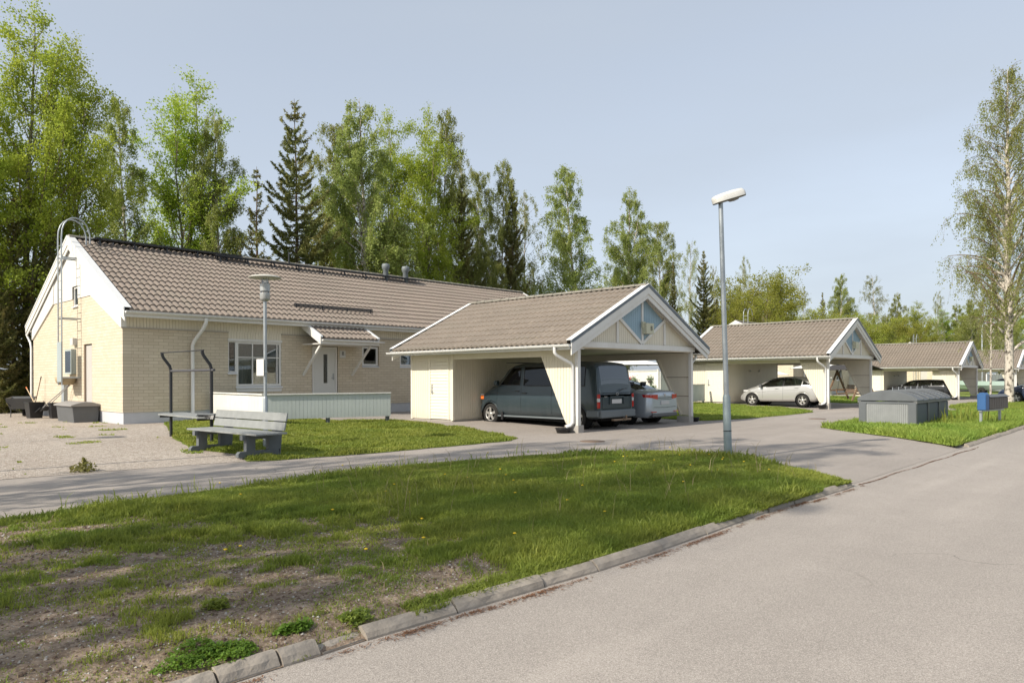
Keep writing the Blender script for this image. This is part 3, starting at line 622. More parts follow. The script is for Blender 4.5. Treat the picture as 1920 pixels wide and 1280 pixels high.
# ------------------------------------------------------------------ long brick house
def row_house(loc, label, full=True, L=23.6):
    h = empty('row_house', loc, 0, label, 'house', 'long brick terraced houses')
    # local frame: x along the ridge from the gable verge, y from the front eave, z up
    W = 10.93; ze = 3.50; zr = 6.37; pitch = (zr - ze) / (W / 2); pl = math.hypot(1, pitch); cy = W / 2
    x0, x1 = .15, L - .15; y0, y1 = .52, W - .52
    def ztop(y): return ze - .16 + pitch * (y if y < cy else W - y)
    # brick faces: long fronts with the gaps where the windows reach the boards
    fx = x0 + .26
    bw = MB()
    ops = [(11.15 - 7.7, 13.1 - 7.7, .99, 3.02), (14.33 - 7.7, 15.45 - 7.7, .42, 2.64), (16.55 - 7.7, 17.36 - 7.7, 1.86, 2.70), (18.4 - 7.7, 19.1 - 7.7, 1.86, 2.70)] if full else [(3.4, 5.3, 1, 3.0), (6.6, 7.7, .42, 2.6), (10, 11.5, 1.2, 2.7), (14, 15, 1.2, 2.7)]
    xs = x0 + .25
    for (a, b, c, d) in ops:
        bw.box(xs, a, y0, y0 + .25, .42, 3.0)
        if c > .43: bw.box(a, b, y0, y0 + .25, .42, c)
        if d < 2.99: bw.box(a, b, y0, y0 + .25, d, 3.0)
        xs = b
    bw.box(xs, x1, y0, y0 + .25, .42, 3.0); bw.box(x0, x1, y1 - .25, y1, .42, 3.0)
    bw.build('front_wall', BRICKX, h)
    gw = MB()
    dy0, dy1 = 26.43 - 23.09, 27.28 - 23.09     # side door opening
    y2 = y1 - .001; gx = x0 - .003; e0 = y0 + .252
    def gp(poly, X=gx, d=.25): gw.prism(poly, 0, X, X + d)
    gtop = lambda y: 3.0 + (4.22 - 3.0) * min(1, (y - y0) / 2.85) if y < cy else 3.0 + (4.22 - 3.0) * min(1, (y1 - y) / 2.85)
    gp([(y0 - .003, .42), (dy0, .42), (dy0, gtop(dy0)), (y0 - .003, 3.0)] if dy0 < y0 + 2.85 else [(y0 - .003, .42), (dy0, .42), (dy0, 4.22), (y0 + 2.85, 4.22), (y0 - .003, 3.0)])
    gp([(dy0, 2.62), (dy1, 2.62), (dy1, gtop(dy1)), (y0 + 2.85, 4.22), (dy0, gtop(dy0))] if dy0 < y0 + 2.85 < dy1 else [(dy0, 2.62), (dy1, 2.62), (dy1, 4.22), (dy0, 4.22)])
    wy0, wy1 = 4.78, 5.30
    gp([(dy1, .42), (wy0, .42), (wy0, 4.22), (dy1, gtop(dy1))]); gp([(wy0, .42), (wy1, .42), (wy1, 3.95), (wy0, 3.95)]); gp([(wy1, .42), (y1, .42), (y1, 3.0), (y1 - 2.85, 4.22), (wy1, 4.22)])
    gw.build('gable_wall', BRICKY, h)
    w2 = MB(); w2.prism([(y0, .42), (y1, .42), (y1, 3.0), (cy, ztop(cy) - .3), (y0, 3.0)], 0, x1 - .25, x1); w2.build('far_gable_wall', BRICKY, h)
    fd = MB(); fd.box(x0 + .02, x1 - .02, y0 + .02, y0 + .3, -.3, .42); fd.box(x0 + .02, x1 - .02, y1 - .3, y1 - .02, -.3, .42); fd.box(x0 + .02, x0 + .3, y0 + .3, y1 - .3, -.3, .42); fd.box(x1 - .3, x1 - .02, y0 + .3, y1 - .3, -.3, .42)
    fd.build('foundation', FOUND, h)
    core = MB(); core.prism([(y0 + .95, .3), (y1 - .3, .3), (y1 - .3, 3), (cy, ztop(cy) - .4), (y0 + .95, 3.1)], 0, x0 + .3, x1 - .3); core.build('inner_wall', INTERIOR, h)
    # frieze of vertical boards under the eave, and over the tall windows
    fb = MB(); fb.planks(1, y0 - .012, .03, x0 + .1, x1, lambda u: 3.03, lambda u: 3.46, .098); fb.box(x0 + .1, x1, y0 + .02, y0 + .2, 3.02, 3.46)
    fb.planks(1, y1 - .02, .03, x0 + .1, x1, lambda u: 3.03, lambda u: 3.46, .098)
    fb.build('frieze_boards', CREAM, h)
    tr = MB(); xs = x0 - .06
    for (a, b, c, d) in [o for o in ops if o[3] > 2.99] + [(x1, x1, 0, 0)]:
        tr.box(xs, a, y0 - .055, y0 + .02, 2.985, 3.025); xs = b
    tr.build('ledge_flashing', simple('taupe_flashing' + h.name, (.42, .38, .33), .5), h)
    # gable cladding, white
    gc = MB(); ybr = lambda y: gtop(y)
    for a, b in ((y0, wy0 - .04), (wy1 + .04, y1)):
        gc.planks(0, x0 - .03, .03, a, b, ybr, lambda y: ztop(y) - .02, .12, .006)
    gc.planks(0, x0 - .03, .03, wy0 - .04, wy1 + .04, lambda y: 4.66, lambda y: ztop(y) - .02, .12, .006)
    gc.build('gable_boards', WHITE, h)
    gb = MB()       # raking white boards down to the corners
    for sgn in (0, 1):
        Y = (lambda y: y) if sgn == 0 else (lambda y: W - y)
        gb = MB(); gb.prism([(Y(y0 - .02), 3.0), (Y(y0 + 2.85), 4.22), (Y(y0 + 3.0), ztop(y0 + 3.0)), (Y(y0 - .02), ztop(y0) + .0)], 0, x0 - .055, x0 - .03)
        if sgn == 0: gb.box(x0 - .05, x0 + .1, y0 - .03, y0, 3.0, 3.46)
        gb.build('gable_trim', WHITE, h)
    # roof
    for nm, ey, sy in (('roof', 0.0, 1), ('roof', W, -1)):
        mb = MB(); sdir = Vector((0, sy, pitch)) / pl
        tiles(mb, (.16, ey, ze - .01), (1, 0, 0), sdir, L - .32, cy * pl, 115 if sy == 1 else 60, 14, .030, .036, 8 if sy == 1 else 4); mb.build(nm, TILE, h)
    dk = MB(); dk.prism([(.03, ze - .10), (cy, zr - .10), (W - .03, ze - .10), (W - .03, ze - .13), (cy, zr - .2), (.03, ze - .13)], 0, .06, L - .06); dk.build('roof_deck', WHITE, h)
    mb = MB(); ridgecaps(mb, (.05, cy, zr + .07), (L - .05, cy, zr + .07), .13); mb.build('ridge_cap', RIDGE, h)
    for X, o in ((0, 0), (L - .06, 0)):
        for sgn in (0, 1):
            Y = (lambda y: y) if sgn == 0 else (lambda y: W - y)
            b = MB(); b.prism([(Y(-.03), ze - .20), (Y(-.03), ze + .0), (Y(cy), zr + .01), (Y(cy), zr - .24)], 0, X, X + .03)
            b.prism([(Y(.0), ze - .33), (Y(.0), ze - .20), (Y(cy), zr - .24), (Y(cy), zr - .38)], 0, X + (.03 if X == 0 else .0), X + (.06 if X == 0 else .03)); b.build('bargeboard', WHITE, h)
            c = MB(); c.prism([(Y(-.05), ze + .075), (Y(-.05), ze + .005), (Y(cy), zr + .015), (Y(cy), zr + .09)], 0, X - .015, X + .02)
            c.prism([(Y(-.05), ze + .078), (Y(-.05), ze + .088), (Y(cy), zr + .103), (Y(cy), zr + .093)], 0, X - .015, X + .21 if X == 0 else X + .05); c.build('verge_flashing', METALW, h)
    st = MB()
    st.box(.06, L - .06, .0, y0, ze - .16, ze - .14); st.box(.06, L - .06, y1, W, ze - .16, ze - .14)
    st.prism([(0.05, ze - .16), (cy, zr - .24), (W - .05, ze - .16), (W - .05, ze - .18), (cy, zr - .26), (.05, ze - .18)], 0, .06, x0 + .02); st.build('soffit', WHITE, h)
    MB().box(.02, L - .02, -.02, 0.0, ze - .2, ze - .02).build('fascia', WHITE, h); MB().box(.02, L - .02, W, W + .02, ze - .2, ze - .02).build('fascia', WHITE, h)
    gutter(h, (.03, -.085, ze - .03), (L, -.085, ze - .07), (0, -1, 0)); gutter(h, (.03, W + .085, ze - .03), (L, W + .085, ze - .03), (0, 1, 0))
    d = MB(); X = 10.02 - 7.7
    d.tube([(X + .12, -.085, ze - .12), (X + .12, -.085, ze - .25), (X + .08, .05, ze - .45), (X - .08, y0 - .16, ze - .85), (X - .1, y0 - .09, ze - .98), (X - .1, y0 - .09, .25), (X - .1, y0 - .2, .14)], .058, 14); d.build('downpipe', METALW, h)
    d = MB(); d.tube([(.06, W + .09, ze - .1), (.06, W + .1, ze - .25), (.1, W - .3, ze - .6), (.1, W - .42, ze - .8), (.1, W - .42, .2)], .045, 10); d.build('downpipe', METALW, h)
    if not full:
        for a, b, c, e in ((3.45, 5.25, 1.05, 2.95), (10.05, 11.45, 1.25, 2.65), (14.05, 14.95, 1.25, 2.65)): window(h, 1, y0 + .05, -1, a, b, c, e, ((a + b) / 2,), ())
        window(h, 0, x0 + .05, -1, 4.8, 5.28, 3.97, 4.62, (), (), .05)
        MB().box(6.65, 7.65, y0 + .08, y0 + .12, .42, 2.6).build('door', DOORW, h)
        MB().box(x0 + .1, x0 + .14, dy0, dy1, .42, 2.62).build('side_door', DOORG, h)
        return h
    O = 7.7
    # tall window over the boards: filler boards above, cream surround
    fl = MB(); fl.planks(1, y0 - .01, .03, 11.15 - O, 13.1 - O, lambda u: 2.79, lambda u: 3.03, .098); fl.box(11.15 - O, 13.1 - O, y0 + .03, y0 + .25, 2.72, 3.02); fl.build('window_head_boards', CREAM, h)
    tb = MB(); tb.box(11.13 - O, 13.12 - O, y0 - .03, y0 + .0, 2.71, 2.79); tb.build('window_head_trim', WHITE, h)
    window(h, 1, y0 + .03, -1, 11.15 - O, 11.44 - O, 1.66, 2.71, (), (), .035, 0, False)
    window(h, 1, y0 + .03, -1, 11.44 - O, 13.1 - O, 1.18, 2.71, (12.03 - O, 12.95 - O), (2.17,), .075, .78, .34)
    sp = MB(); sp.box(11.15 - O, 11.44 - O, y0 + .02, y0 + .25, .99, 1.6); sp.build('wall_infill', BRICKX, h)
    sp = MB(); sp.box(11.44 - O, 13.1 - O, y0 - .02, y0 + .2, .99, 1.12); sp.build('window_apron', METALW, h)
    window(h, 1, y0 + .06, -1, 16.58 - O, 17.33 - O, 1.93, 2.68, (), (), .07)
    window(h, 1, y0 + .06, -1, 18.42 - O, 19.08 - O, 1.93, 2.68, (), (), .07)
    # front door
    dz = .46; dw = MB(); a, b = 14.36 - O, 15.42 - O
    dw.box(a, a + .06, y0 + .02, y0 + .12, dz, 2.62); dw.box(b - .06, b, y0 + .02, y0 + .12, dz, 2.62); dw.box(a + .06, b - .06, y0 + .02, y0 + .12, 2.56, 2.62); fr = dw.build('door_frame', WHITE, h)
    dd = MB(); gl0, gl1 = 14.85 - O, 15.02 - O
    dd.box(a + .06, gl0, y0 + .05, y0 + .1, dz, 2.56); dd.box(gl1, b - .06, y0 + .05, y0 + .1, dz, 2.56); dd.box(gl0, gl1, y0 + .05, y0 + .1, dz, 1.26); dd.box(gl0, gl1, y0 + .05, y0 + .1, 2.34, 2.56)
    door = dd.build('door', DOORW, h); MB().box(gl0, gl1, y0 + .07, y0 + .075, 1.26, 2.34).build('pane', GLASS, door); MB().box(gl0 - .1, gl1 + .1, y0 + .12, y0 + .14, 1.2, 2.4).build('lining', INTERIOR, door)
    hd = MB(); hd.box(b - .17, b - .13, y0 + .035, y0 + .05, 1.38, 1.62); hd.tube([(b - .15, y0 + .04, 1.46), (b - .15, y0 - .01, 1.46), (b - .27, y0 - .01, 1.46)], .01, 8); hd.build('handle', GALV, door)
    MB().box(a - .2, b + .3, y0 - 1.1, y0 + .02, .1, .40).build('door_step', CONC, h)
    # canopy
    c = empty('porch_canopy', (0, 0, 0)); c.parent = h; ca, cb = 13.88 - O, 16.35 - O; yc = -.82; zc = 2.86; yt = .42; zt = zc + (yt - yc) * .5
    for _nm in (0,):
        mb = MB(); tiles(mb, (ca + .1, yc, zc), (1, 0, 0), Vector((0, 1, .5)).normalized(), cb - ca - .2, (yt - yc) * 1.118, 12, 3, .025, .036); t = mb.build('canopy_roof', TILE, c)
        
        for q in (ca - .03, cb): MB().prism([(yc - .02, zc - .22), (yc - .02, zc + .02), (yt, zt + .02), (yt, zt - .22)], 0, q, q + .03).build('bargeboard', WHITE, c)
        for q in (ca - .04, cb - .06): MB().prism([(yc - .04, zc + .02), (yc - .04, zc + .075), (yt, zt + .075), (yt, zt + .02)], 0, q, q + .10).build('verge_flashing', METALW, c)
        mb = MB(); mb.box(ca, cb, yc - .02, yc + .0, zc - .2, zc - .03); mb.prism([(yc, zc - .2), (yt, zc - .2), (yt, zc - .17), (yc, zc - .17)], 0, ca, cb); mb.build('fascia', WHITE, c)
        gutter(c, (ca + .02, yc - .075, zc - .05), (cb + .2, yc - .075, zc - .07), (0, -1, 0), .05)
        mb = MB()
        mb.bar((ca + .12, yc + .2, zc - .22), (ca - .02 + .1, y0 - .03, 1.55), .07, .07); mb.build('brace', WHITE, c)
        mb = MB(); mb.bar((cb - .22, yc + .2, zc - .22), (cb - .28, y0 - .03, 1.55), .07, .07); mb.build('brace', WHITE, c)
    sg = MB().box(15.52 - O, 15.78 - O, y0 - .02, y0 - .003, 2.22, 2.50).build('house_sign', simple('sign_face', (.6, .6, .58), .4), h)
    text_mesh(sg, 'B', .19, BLACKT, Matrix.Translation((15.66 - O, y0 - .024, 2.38)) @ Matrix.Rotation(math.pi / 2, 4, 'X'))
    # side: gable window, door, ladder, cabinet, lamp
    window(h, 0, x0 + .03, -1, wy0, wy1, 3.97, 4.64, (), (), .05)
    MB().box(x0 + .06, x0 + .10, dy0 + .04, dy1 - .04, .42, 2.58).build('side_door', DOORG, h)
    j = MB(); j.box(x0 + .005, x0 + .12, dy1 - .05, dy1, .42, 2.62); j.box(x0 + .005, x0 + .12, dy0, dy0 + .04, .42, 2.62); j.build('side_door_frame', simple('brown_door_frame', (.30, .23, .17), .6), h)
    lad = empty('wall_ladder', (0, 0, 0)); lad.parent = h; lx = -.42
    for Y in (27.60 - 23.09, 28.0 - 23.09):
        pts = [(lx, Y, 1.25), (lx, Y, 6.2)] + [(lx + .42 - .42 * math.cos(t), Y, 6.2 + .72 * math.sin(t) ** .8 if t < math.pi / 2 else 6.42 + .50 * math.sin(t)) for t in [math.pi * k / 10 for k in range(1, 10)]] + [(lx + .86, Y, 6.40), (lx + .86, Y, 6.1)]
        MB().tube(pts, .024, 8).build('rail', GALV, lad)
    rg = MB(); z = 1.45
    while z < 6.2: rg.tube([(lx, 4.51, z), (lx, 4.91, z)], .011, 6); z += .3
    rg.build('rungs', GALV, lad)
    for z in (1.5, 3.5, 5.55):
        for Y in (4.51, 4.91): MB().bar((lx, Y, z), (x0, Y, z), .02, .05).build('wall_bracket', GALV, lad)
    MB().box(lx - .03, lx - .015, 4.47, 4.95, 1.35, 2.7).build('climbing_guard', simple('guard_plate', (.34, .39, .40), .5), lad)
    nb = MB(); nb.box(x0 - .16, x0, 5.0, 5.75, 1.62, 1.68); nb.box(x0 - .16, x0, 5.0, 5.75, 2.42, 2.48); nb.box(x0 - .16, x0, 5.0, 5.06, 1.68, 2.42); nb.box(x0 - .16, x0, 5.69, 5.75, 1.68, 2.42); nbo = nb.build('notice_cabinet', simple('cabinet_grey_green', (.38, .43, .42), .5), h)
    MB().box(x0 - .05, x0 - .03, 5.06, 5.69, 1.68, 2.42).build('papers', simple('pinned_papers', (.45, .46, .46), .6, 0, .3, 0, .4, 6), nbo); MB().box(x0 - .15, x0 - .146, 5.06, 5.69, 1.68, 2.42).build('pane', GLASS, nbo)
    MB().box(x0 - .14, x0, 4.9, 5.2, 2.62, 2.86).build('wall_lamp', LAMPG, h)
    MB().box(x0 - .12, x0, 6.0, 6.3, .2, 1.5).build('meter_duct', simple('duct_grey', (.33, .36, .37), .5), h)
    hb = MB(); hb.lathe([(0, -.1), (.22, -.1), (.3, .02), (.33, .16), (.31, .17), (.2, -.06), (0, -.08)], (x0 - .3, 5.1, 1.35), 18); hb.build('hose_bowl', simple('tan_plastic', (.42, .33, .2), .5), h)
    # roof walkway along the ridge, snow guards, vents, aerial
    rw = empty('roof_walkway', (0, 0, 0)); rw.parent = h
    def rp(x, d, hgt): return (x, cy - d, zr - d * pitch + .06 + hgt)
    for (a, b, dd_) in ((.75, 6.2, .34), (5.0, 15.3, .56)):
        mb = MB()
        for e in (-.14, .14): mb.bar(rp(a, dd_ + e, .17 + pitch * e), rp(b, dd_ + e, .17 + pitch * e), .02, .045)
        x = a
        while x < b: mb.box(x, x + .02, cy - dd_ - .13, cy - dd_ + .13, zr - dd_ * pitch + .22, zr - dd_ * pitch + .245); x += .05
        mb.build('grating', DARKM, rw)
        x = a + .15
        while x < b: MB().bar(rp(x, dd_ + .2, .0), rp(x, dd_ + .1, .2), .05, .03).bar(rp(x, dd_ + .22, .0), rp(x, dd_ - .1, .0), .06, .02).bar(rp(x, dd_ - .1, .0), rp(x, dd_ - .1, .2), .04, .02).build('bracket', DARKM, rw); x += 1.15
    sgd = empty('snow_guard', (0, 0, 0)); sgd.parent = h; yg = .92; zg = ze + pitch * yg + .03
    mb = MB()
    for k in range(2): mb.bar((13.86 - O, yg + .02 * k, zg + .1 + .07 * k), (17.35 - O, yg + .02 * k, zg + .1 + .07 * k), .05, .055)
    mb.build('rail', DARKM, sgd)
    for k in range(4): x = 13.95 - O + k * 1.1; MB().bar((x, yg, zg - .03), (x, yg + .02, zg + .2), .03, .05).bar((x, yg, zg - .01), (x, yg + .35, zg + .17), .03, .02).build('bracket', DARKM, sgd)
    for X in (21.15 - O, 22.35 - O):
        mb = MB(); mb.lathe([(.13, -.3), (.13, .38), (.17, .42), (.19, .56), (.17, .66), (.09, .68), (0, .68)], (X, cy - .35, zr - .1), 18); mb.build('roof_vent', simple('vent_grey', (.17, .19, .20), .5), h)
    MB().tube([(16.15 - O, cy - .12, zr), (16.15 - O, cy - .12, zr + .55)], .035, 8).build('vent_pipe', DARKM, h)
    return h
row_house((7.70, 23.09, .06), 'long cream brick house with brown tiled roof, a tall ladder on its white gable')
row_house((58.6, 23.09, -.1), 'cream brick house seen through the second carport, its gable tip just over the roof', False)
row_house((112, 23.09, -.2), 'farthest brick house, mostly hidden behind the third carport roof', False)

# ladder hoops on the distant gables
def hoop_ladder(loc, label):
    l = empty('roof_ladder', loc, 0, label, 'ladder', 'ladders rising over distant gables')
    for Y in (0, .4):
        pts = [(0, Y, -6), (0, Y, 0)] + [(.42 - .42 * math.cos(t), Y, .55 * math.sin(t)) for t in [math.pi * k / 8 for k in range(1, 9)]]
        MB().tube(pts, .03, 6).build('rail', GALV, l)
    m = MB(); z = -5.8
    while z < 0: m.tube([(0, 0, z), (0, .4, z)], .015, 5); z += .3
    m.build('rungs', GALV, l)
hoop_ladder((58.15, 27.2, 6.75), 'galvanised ladder hoops poking above the second carport ridge')
hoop_ladder((111.5, 27.6, 6.75), 'galvanised ladder hoops beyond the apex of the second carport')

# ------------------------------------------------------------------ carport
def carport(loc, label):
    c = empty('carport', loc, 0, label, 'carport', 'open fronted carports with brown tiled roofs')
    W = 7.33; ze = 2.385; zr = 4.19; L = 7.72; pitch = (zr - ze) / (W / 2); pl = math.hypot(1, pitch); cx = W / 2
    xl, xr = .58, W - .58
    for sgn in (0, 1):
        mb = MB(); tiles(mb, (0 if sgn == 0 else W, .14, ze), (0, 1, 0), Vector((1 if sgn == 0 else -1, 0, pitch)) / pl, L - .28, cx * pl, 37, 10, .034, .026, 8 if sgn == 0 else 4); mb.build('roof', TILEC, c)
    mb = MB(); ridgecaps(mb, (cx, .03, zr + .07), (cx, L - .03, zr + .07), .12); mb.build('ridge_cap', RIDGE, c)
    mb = MB(); mb.prism([(.02, ze - .06), (cx, zr - .08), (W - .02, ze - .06), (W - .02, ze - .09), (cx, zr - .16), (.02, ze - .09)], 1, .05, L - .05); mb.build('roof_deck', CREAM_B, c)
    for Y0, f in ((0, 1), (L, -1)):
        for sgn in (0, 1):
            X = (lambda x: x) if sgn == 0 else (lambda x: W - x)
            y = lambda t: Y0 + f * t
            b = MB(); b.prism([(X(-.03), ze - .16), (X(-.03), ze + .0), (X(cx), zr + .0), (X(cx), zr - .20)], 1, *sorted((y(0), y(.03))))
            b.prism([(X(.0), ze - .30), (X(.0), ze - .16), (X(cx), zr - .20), (X(cx), zr - .34)], 1, *sorted((y(.03), y(.06)))); b.build('bargeboard', WHITE, c)
            b = MB(); b.prism([(X(-.06), ze + .005), (X(-.06), ze + .09), (X(cx), zr + .095), (X(cx), zr + .005)], 1, *sorted((y(-.012), y(.012)))); b.build('verge_facing', METALG, c)
            b = MB(); b.prism([(X(-.06), ze + .092), (X(-.06), ze + .102), (X(cx), zr + .108), (X(cx), zr + .098)], 1, *sorted((y(-.02), y(.17)))); b.build('verge_cap', METALW, c)
    gutter(c, (-.075, .02, ze - .03), (-.075, L + .12, ze - .05), (-1, 0, 0), .06); gutter(c, (W + .075, .02, ze - .03), (W + .075, L, ze - .05), (1, 0, 0), .06)
    MB().box(-.02, 0, .06, L - .06, ze - .15, ze - .02).build('fascia', WHITE, c); MB().box(W, W + .02, .06, L - .06, ze - .15, ze - .02).build('fascia', WHITE, c)
    mb = MB(); mb.box(0, xl, .06, L - .06, ze - .13, ze - .11); mb.box(xr, W, .06, L - .06, ze - .13, ze - .11)
    mb.prism([(.02, ze - .11), (cx, zr - .17), (W - .02, ze - .11), (W - .02, ze - .125), (cx, zr - .19), (.02, ze - .125)], 1, .061, .27); mb.build('soffit', WHITE, c)
    mb = MB(); mb.box(xl + .07, xr - .07, .31, L - .3, 2.32, 2.335); mb.build('ceiling', CREAM_B, c)
    for x in (xl, xr - .07):
        mb = MB(); mb.box(x, x + .07, .29, L - .3, 2.08, 2.30); mb.build('eaves_beam', CREAM_B, c)
    # gable above the opening
    yg = .27; gt = lambda x: min(ze - .10 + pitch * (x if x < cx else W - x) - .0, 9) - .12
    mb = MB(); mb.planks(1, yg, .03, xl, xr, lambda u: 2.44, gt, .098); mb.prism([(xl, 2.3), (xr, 2.3), (xr, gt(xr)), (cx, gt(cx)), (xl, gt(xl))], 1, yg + .031, yg + .05); mb.build('gable_boards', CREAM, c)
    dt, db, dl, dr, dm = 3.93, 2.56, cx - 1.22, cx + 1.22, 3.24
    mb = MB(); half = lambda u: (1 - abs(u - cx) / 1.22)
    mb.planks(1, yg - .022, .02, dl, dr, lambda u: dm - (dm - db) * max(0, half(u)), lambda u: min(gt(u) + .02, dm + (dt - dm) * max(0, half(u))), .0975); mb.build('blue_boards', BLUE, c)
    mb = MB(); t = .09; y_ = yg - .03
    for a, b in (((dl - .04, dm + .02), (cx - .02, db - .05)), ((dr + .04, dm + .02), (cx + .02, db - .05))): mb.bar((a[0], y_, a[1]), (b[0], y_, b[1]), .03, t, (0, 0, 1))
    mb.box(cx - .045, cx + .045, y_ - .024, y_ + .006, 2.5, gt(cx)); 
    for x in (dl - .1, dr + .02): mb.box(x, x + .085, y_ - .012, y_ + .025, 2.5, gt(x + .04))
    for sgn in (0, 1):
        X = (lambda x: x) if sgn == 0 else (lambda x: W - x)
        mb.prism([(X(xl), gt(xl) - .0), (X(xl), gt(xl) + .12), (X(cx), gt(cx) + .12), (X(cx), gt(cx) - .03)], 1, y_ - .01, y_ + .027)
    mb.box(xl - .04, xr + .04, y_ - .03, y_ + .06, 2.325, 2.48); mb.build('gable_trim', WHITE, c)
    lb = MB(); lb.box(cx - .09, cx + .06, y_ - .1, y_ - .03, 2.98, 3.16); lb.box(cx - .05, cx + .36, y_ - .19, y_ - .026, 2.80, 3.12); lbo = lb.build('light_box', YELL, c, .006)
    # posts: wedge panels, corner boards, feet
    for nm, x, o in (('post_panel', xl, 1), ('post_panel', xr, -1)):
        # outer skin of boards, with the slanted edge
        mb = MB(); a, b = sorted((x, x + o * .03)); ya, yb, yt2 = .37, .70, 1.60
        n = 12; wd = (yt2 - ya) / n
        for i in range(n):
            p, q = ya + i * wd + .004, ya + (i + 1) * wd - .004
            zb = lambda yy: .22 if yy < yb else .22 + (yy - yb) / (yt2 - yb) * 1.88
            mb.prism([(p, zb(p)), (q, zb(q)), (q, 2.26), (p, 2.26)], 0, a, b)
        pp = mb.build(nm, CREAM, c)
        mb = MB(); a, b = sorted((x + o * .031, x + o * .045)); mb.prism([(ya, .24), (yb, .24), (yt2 - .02, 2.08), (yt2, 2.26), (ya, 2.26)], 0, a, b); mb.build('inner_sheet', CREAM_B, pp)
        mb = MB(); xm = x + o * .08
        mb.bar((xm, yb - .03, .23), (xm, yt2 - .02, 2.09), .07, .07, (1, 0, 0)); mb.build('slanted_rail', CREAM_B, pp)
        mb = MB(); a, b = sorted((x - o * .015, x + o * .11)); mb.box(a, b, .27, .37, .20, 2.33); mb.build('corner_post', WHITE, pp)
        mb = MB(); a, b = sorted((x + o * .046, x + o * .052))
        for z in (.85, 1.48): mb.box(a, b, .37, .37 + (z - .22) / 1.88 * .9 + .3, z, z + .018)
        mb.build('joint_strip', WOOD, pp)
        mb = MB(); a, b = sorted((x - o * .02, x + o * .24)); mb.box(a, b, .26, .74, -.25, .20); mb.build('concrete_foot', CONC, c, .012)
    # store room at the back
    y1, y2 = 5.30, L - .32
    mb = MB(); mb.planks(1, y1, .03, xl + .07, xr, lambda u: .18, lambda u: 2.32, .098); mb.box(xl + .05, xr, y1 + .032, y1 + .08, .14, 2.32)
    d0, d1 = 17.27 - 11.75, 18.15 - 11.75
    for a, b in ((y1 + .08, d0 - .04), (d1 + .04, y2 - .08)): mb.planks(0, xl, .03, a, b, lambda u: .16, lambda u: 2.30, .098)
    mb.box(xl, xl + .03, d0 - .04, d1 + .04, 2.14, 2.30); mb.box(xl + .035, xl + .07, y1 + .05, y2, .14, 2.30)
    mb.planks(0, xr - .03, .03, y1, y2, lambda u: .16, lambda u: 2.30, .098); mb.planks(1, y2 - .03, .03, xl + .07, xr, lambda u: .16, lambda u: 3.0 if abs(u - cx) < 1.5 else 2.3, .098)
    mb.build('store_wall', CREAM, c)
    mb = MB()
    for x, y in ((xl, y1), (xl, y2 - .08), (xr - .06, y1)): mb.box(x - .018, x + .075, y - .018, y + .08, .14, 2.31)
    mb.build('corner_board', CREAM_B, c)
    dr_ = MB(); z = .17
    while z < 2.08: dr_.prism([(xl - .006, z), (xl - .018, z + .008), (xl - .004, z + .098), (xl + .03, z + .098), (xl + .03, z)], 1, d0 + .02, d1 - .02); z += .102
    do = dr_.build('store_door', CREAM_B, c)
    MB().tube([(xl - .01, d1 - .1, 1.05), (xl - .06, d1 - .1, 1.05), (xl - .06, d1 - .2, 1.05)], .01, 6).box(xl - .03, xl - .005, d1 - .12, d1 - .08, .98, 1.3).build('handle', GALV, do)
    fr = MB(); fr.box(xl - .02, xl + .03, d0 - .04, d0 + .015, .16, 2.14); fr.box(xl - .02, xl + .03, d1 - .015, d1 + .04, .16, 2.14); fr.box(xl - .02, xl + .03, d0 + .015, d1 - .015, 2.09, 2.14); fr.build('door_frame', CREAM_B, c)
    mb = MB(); mb.box(xl + .02, xr - .02, y1 + .03, y2 - .03, -.2, .14); mb.build('store_plinth', CONC, c)
    # downpipe
    mb = MB(); mb.tube([(-.075, .55, ze - .08), (-.075, .55, ze - .22), (-.02, .52, ze - .30), (xl - .14, .42, ze - .50), (xl - .075, .40, ze - .58), (xl - .075, .40, .50)], .045, 12)
    mb.tube([(xl - .075, .40, .52), (xl - .075, .40, .28), (xl - .10, .46, .2), (xl - .16, .56, .16)], .05, 12, False); mb.build('downpipe', METALW, c)
    mb = MB(); mb.tube([(W + .075, .55, ze - .08), (W + .06, .5, ze - .2), (xr + .1, .42, ze - .5), (xr + .07, .4, .3)], .045, 10); mb.build('downpipe', METALW, c)
    for p in ((3.2, y1 - .03, 1.75), (4.3, y1 - .03, 1.75)): MB().lathe([(0, 0), (.05, 0), (.06, -.03), (0, -.07)], p, 12, 'y').build('wall_light', LAMPG, c)
    return c, lbo
c1, lbo = carport((14.82, 11.75, 0), 'nearest and largest carport, sheltering the dark teal van and the silver saloon')
others = [(33.42, .06, 'second carport, sheltering the silver white hatchback'), (59.14, -.2, 'third carport, with the black wagon under it'), (82.7, -.18, 'farthest carport, partly hidden by the tall birch trunk')]
for x, dz, lb in others:
    k = copy_tree(c1); k.location = (x, 11.75, dz); k['label'] = lb
text_mesh(lbo, 'B', .2, BLACKT, Matrix.Translation((7.33 / 2 + .22, .27 - .03 - .194, 2.96)) @ Matrix.Rotation(math.pi / 2, 4, 'X'))
def bowl(loc, label):
    b = empty('rain_bowl', loc, 0, label, 'bowl', 'black bowls under the downpipes'); MB().lathe([(0, .0), (.17, .0), (.21, .11), (.22, .12), (.20, .12), (.16, .02), (0, .02)], (0, 0, 0), 24).build('basin', BLACKP, b)
    MB().lathe([(.215, .115), (.228, .12), (.228, .13), (.21, .13)], (0, 0, 0), 24).build('rim', BLACKP, b)
bowl((15.12, 12.32, .005), 'black bowl under the downpipe of the nearest carport'); bowl((33.85, 12.3, .07), 'black bowl under the downpipe of the second carport'); bowl((59.55, 12.32, -.2), 'black bowl under the downpipe of the third carport'); bowl((21.9, 12.2, .005), 'black bowl by the right post foot of the nearest carport')

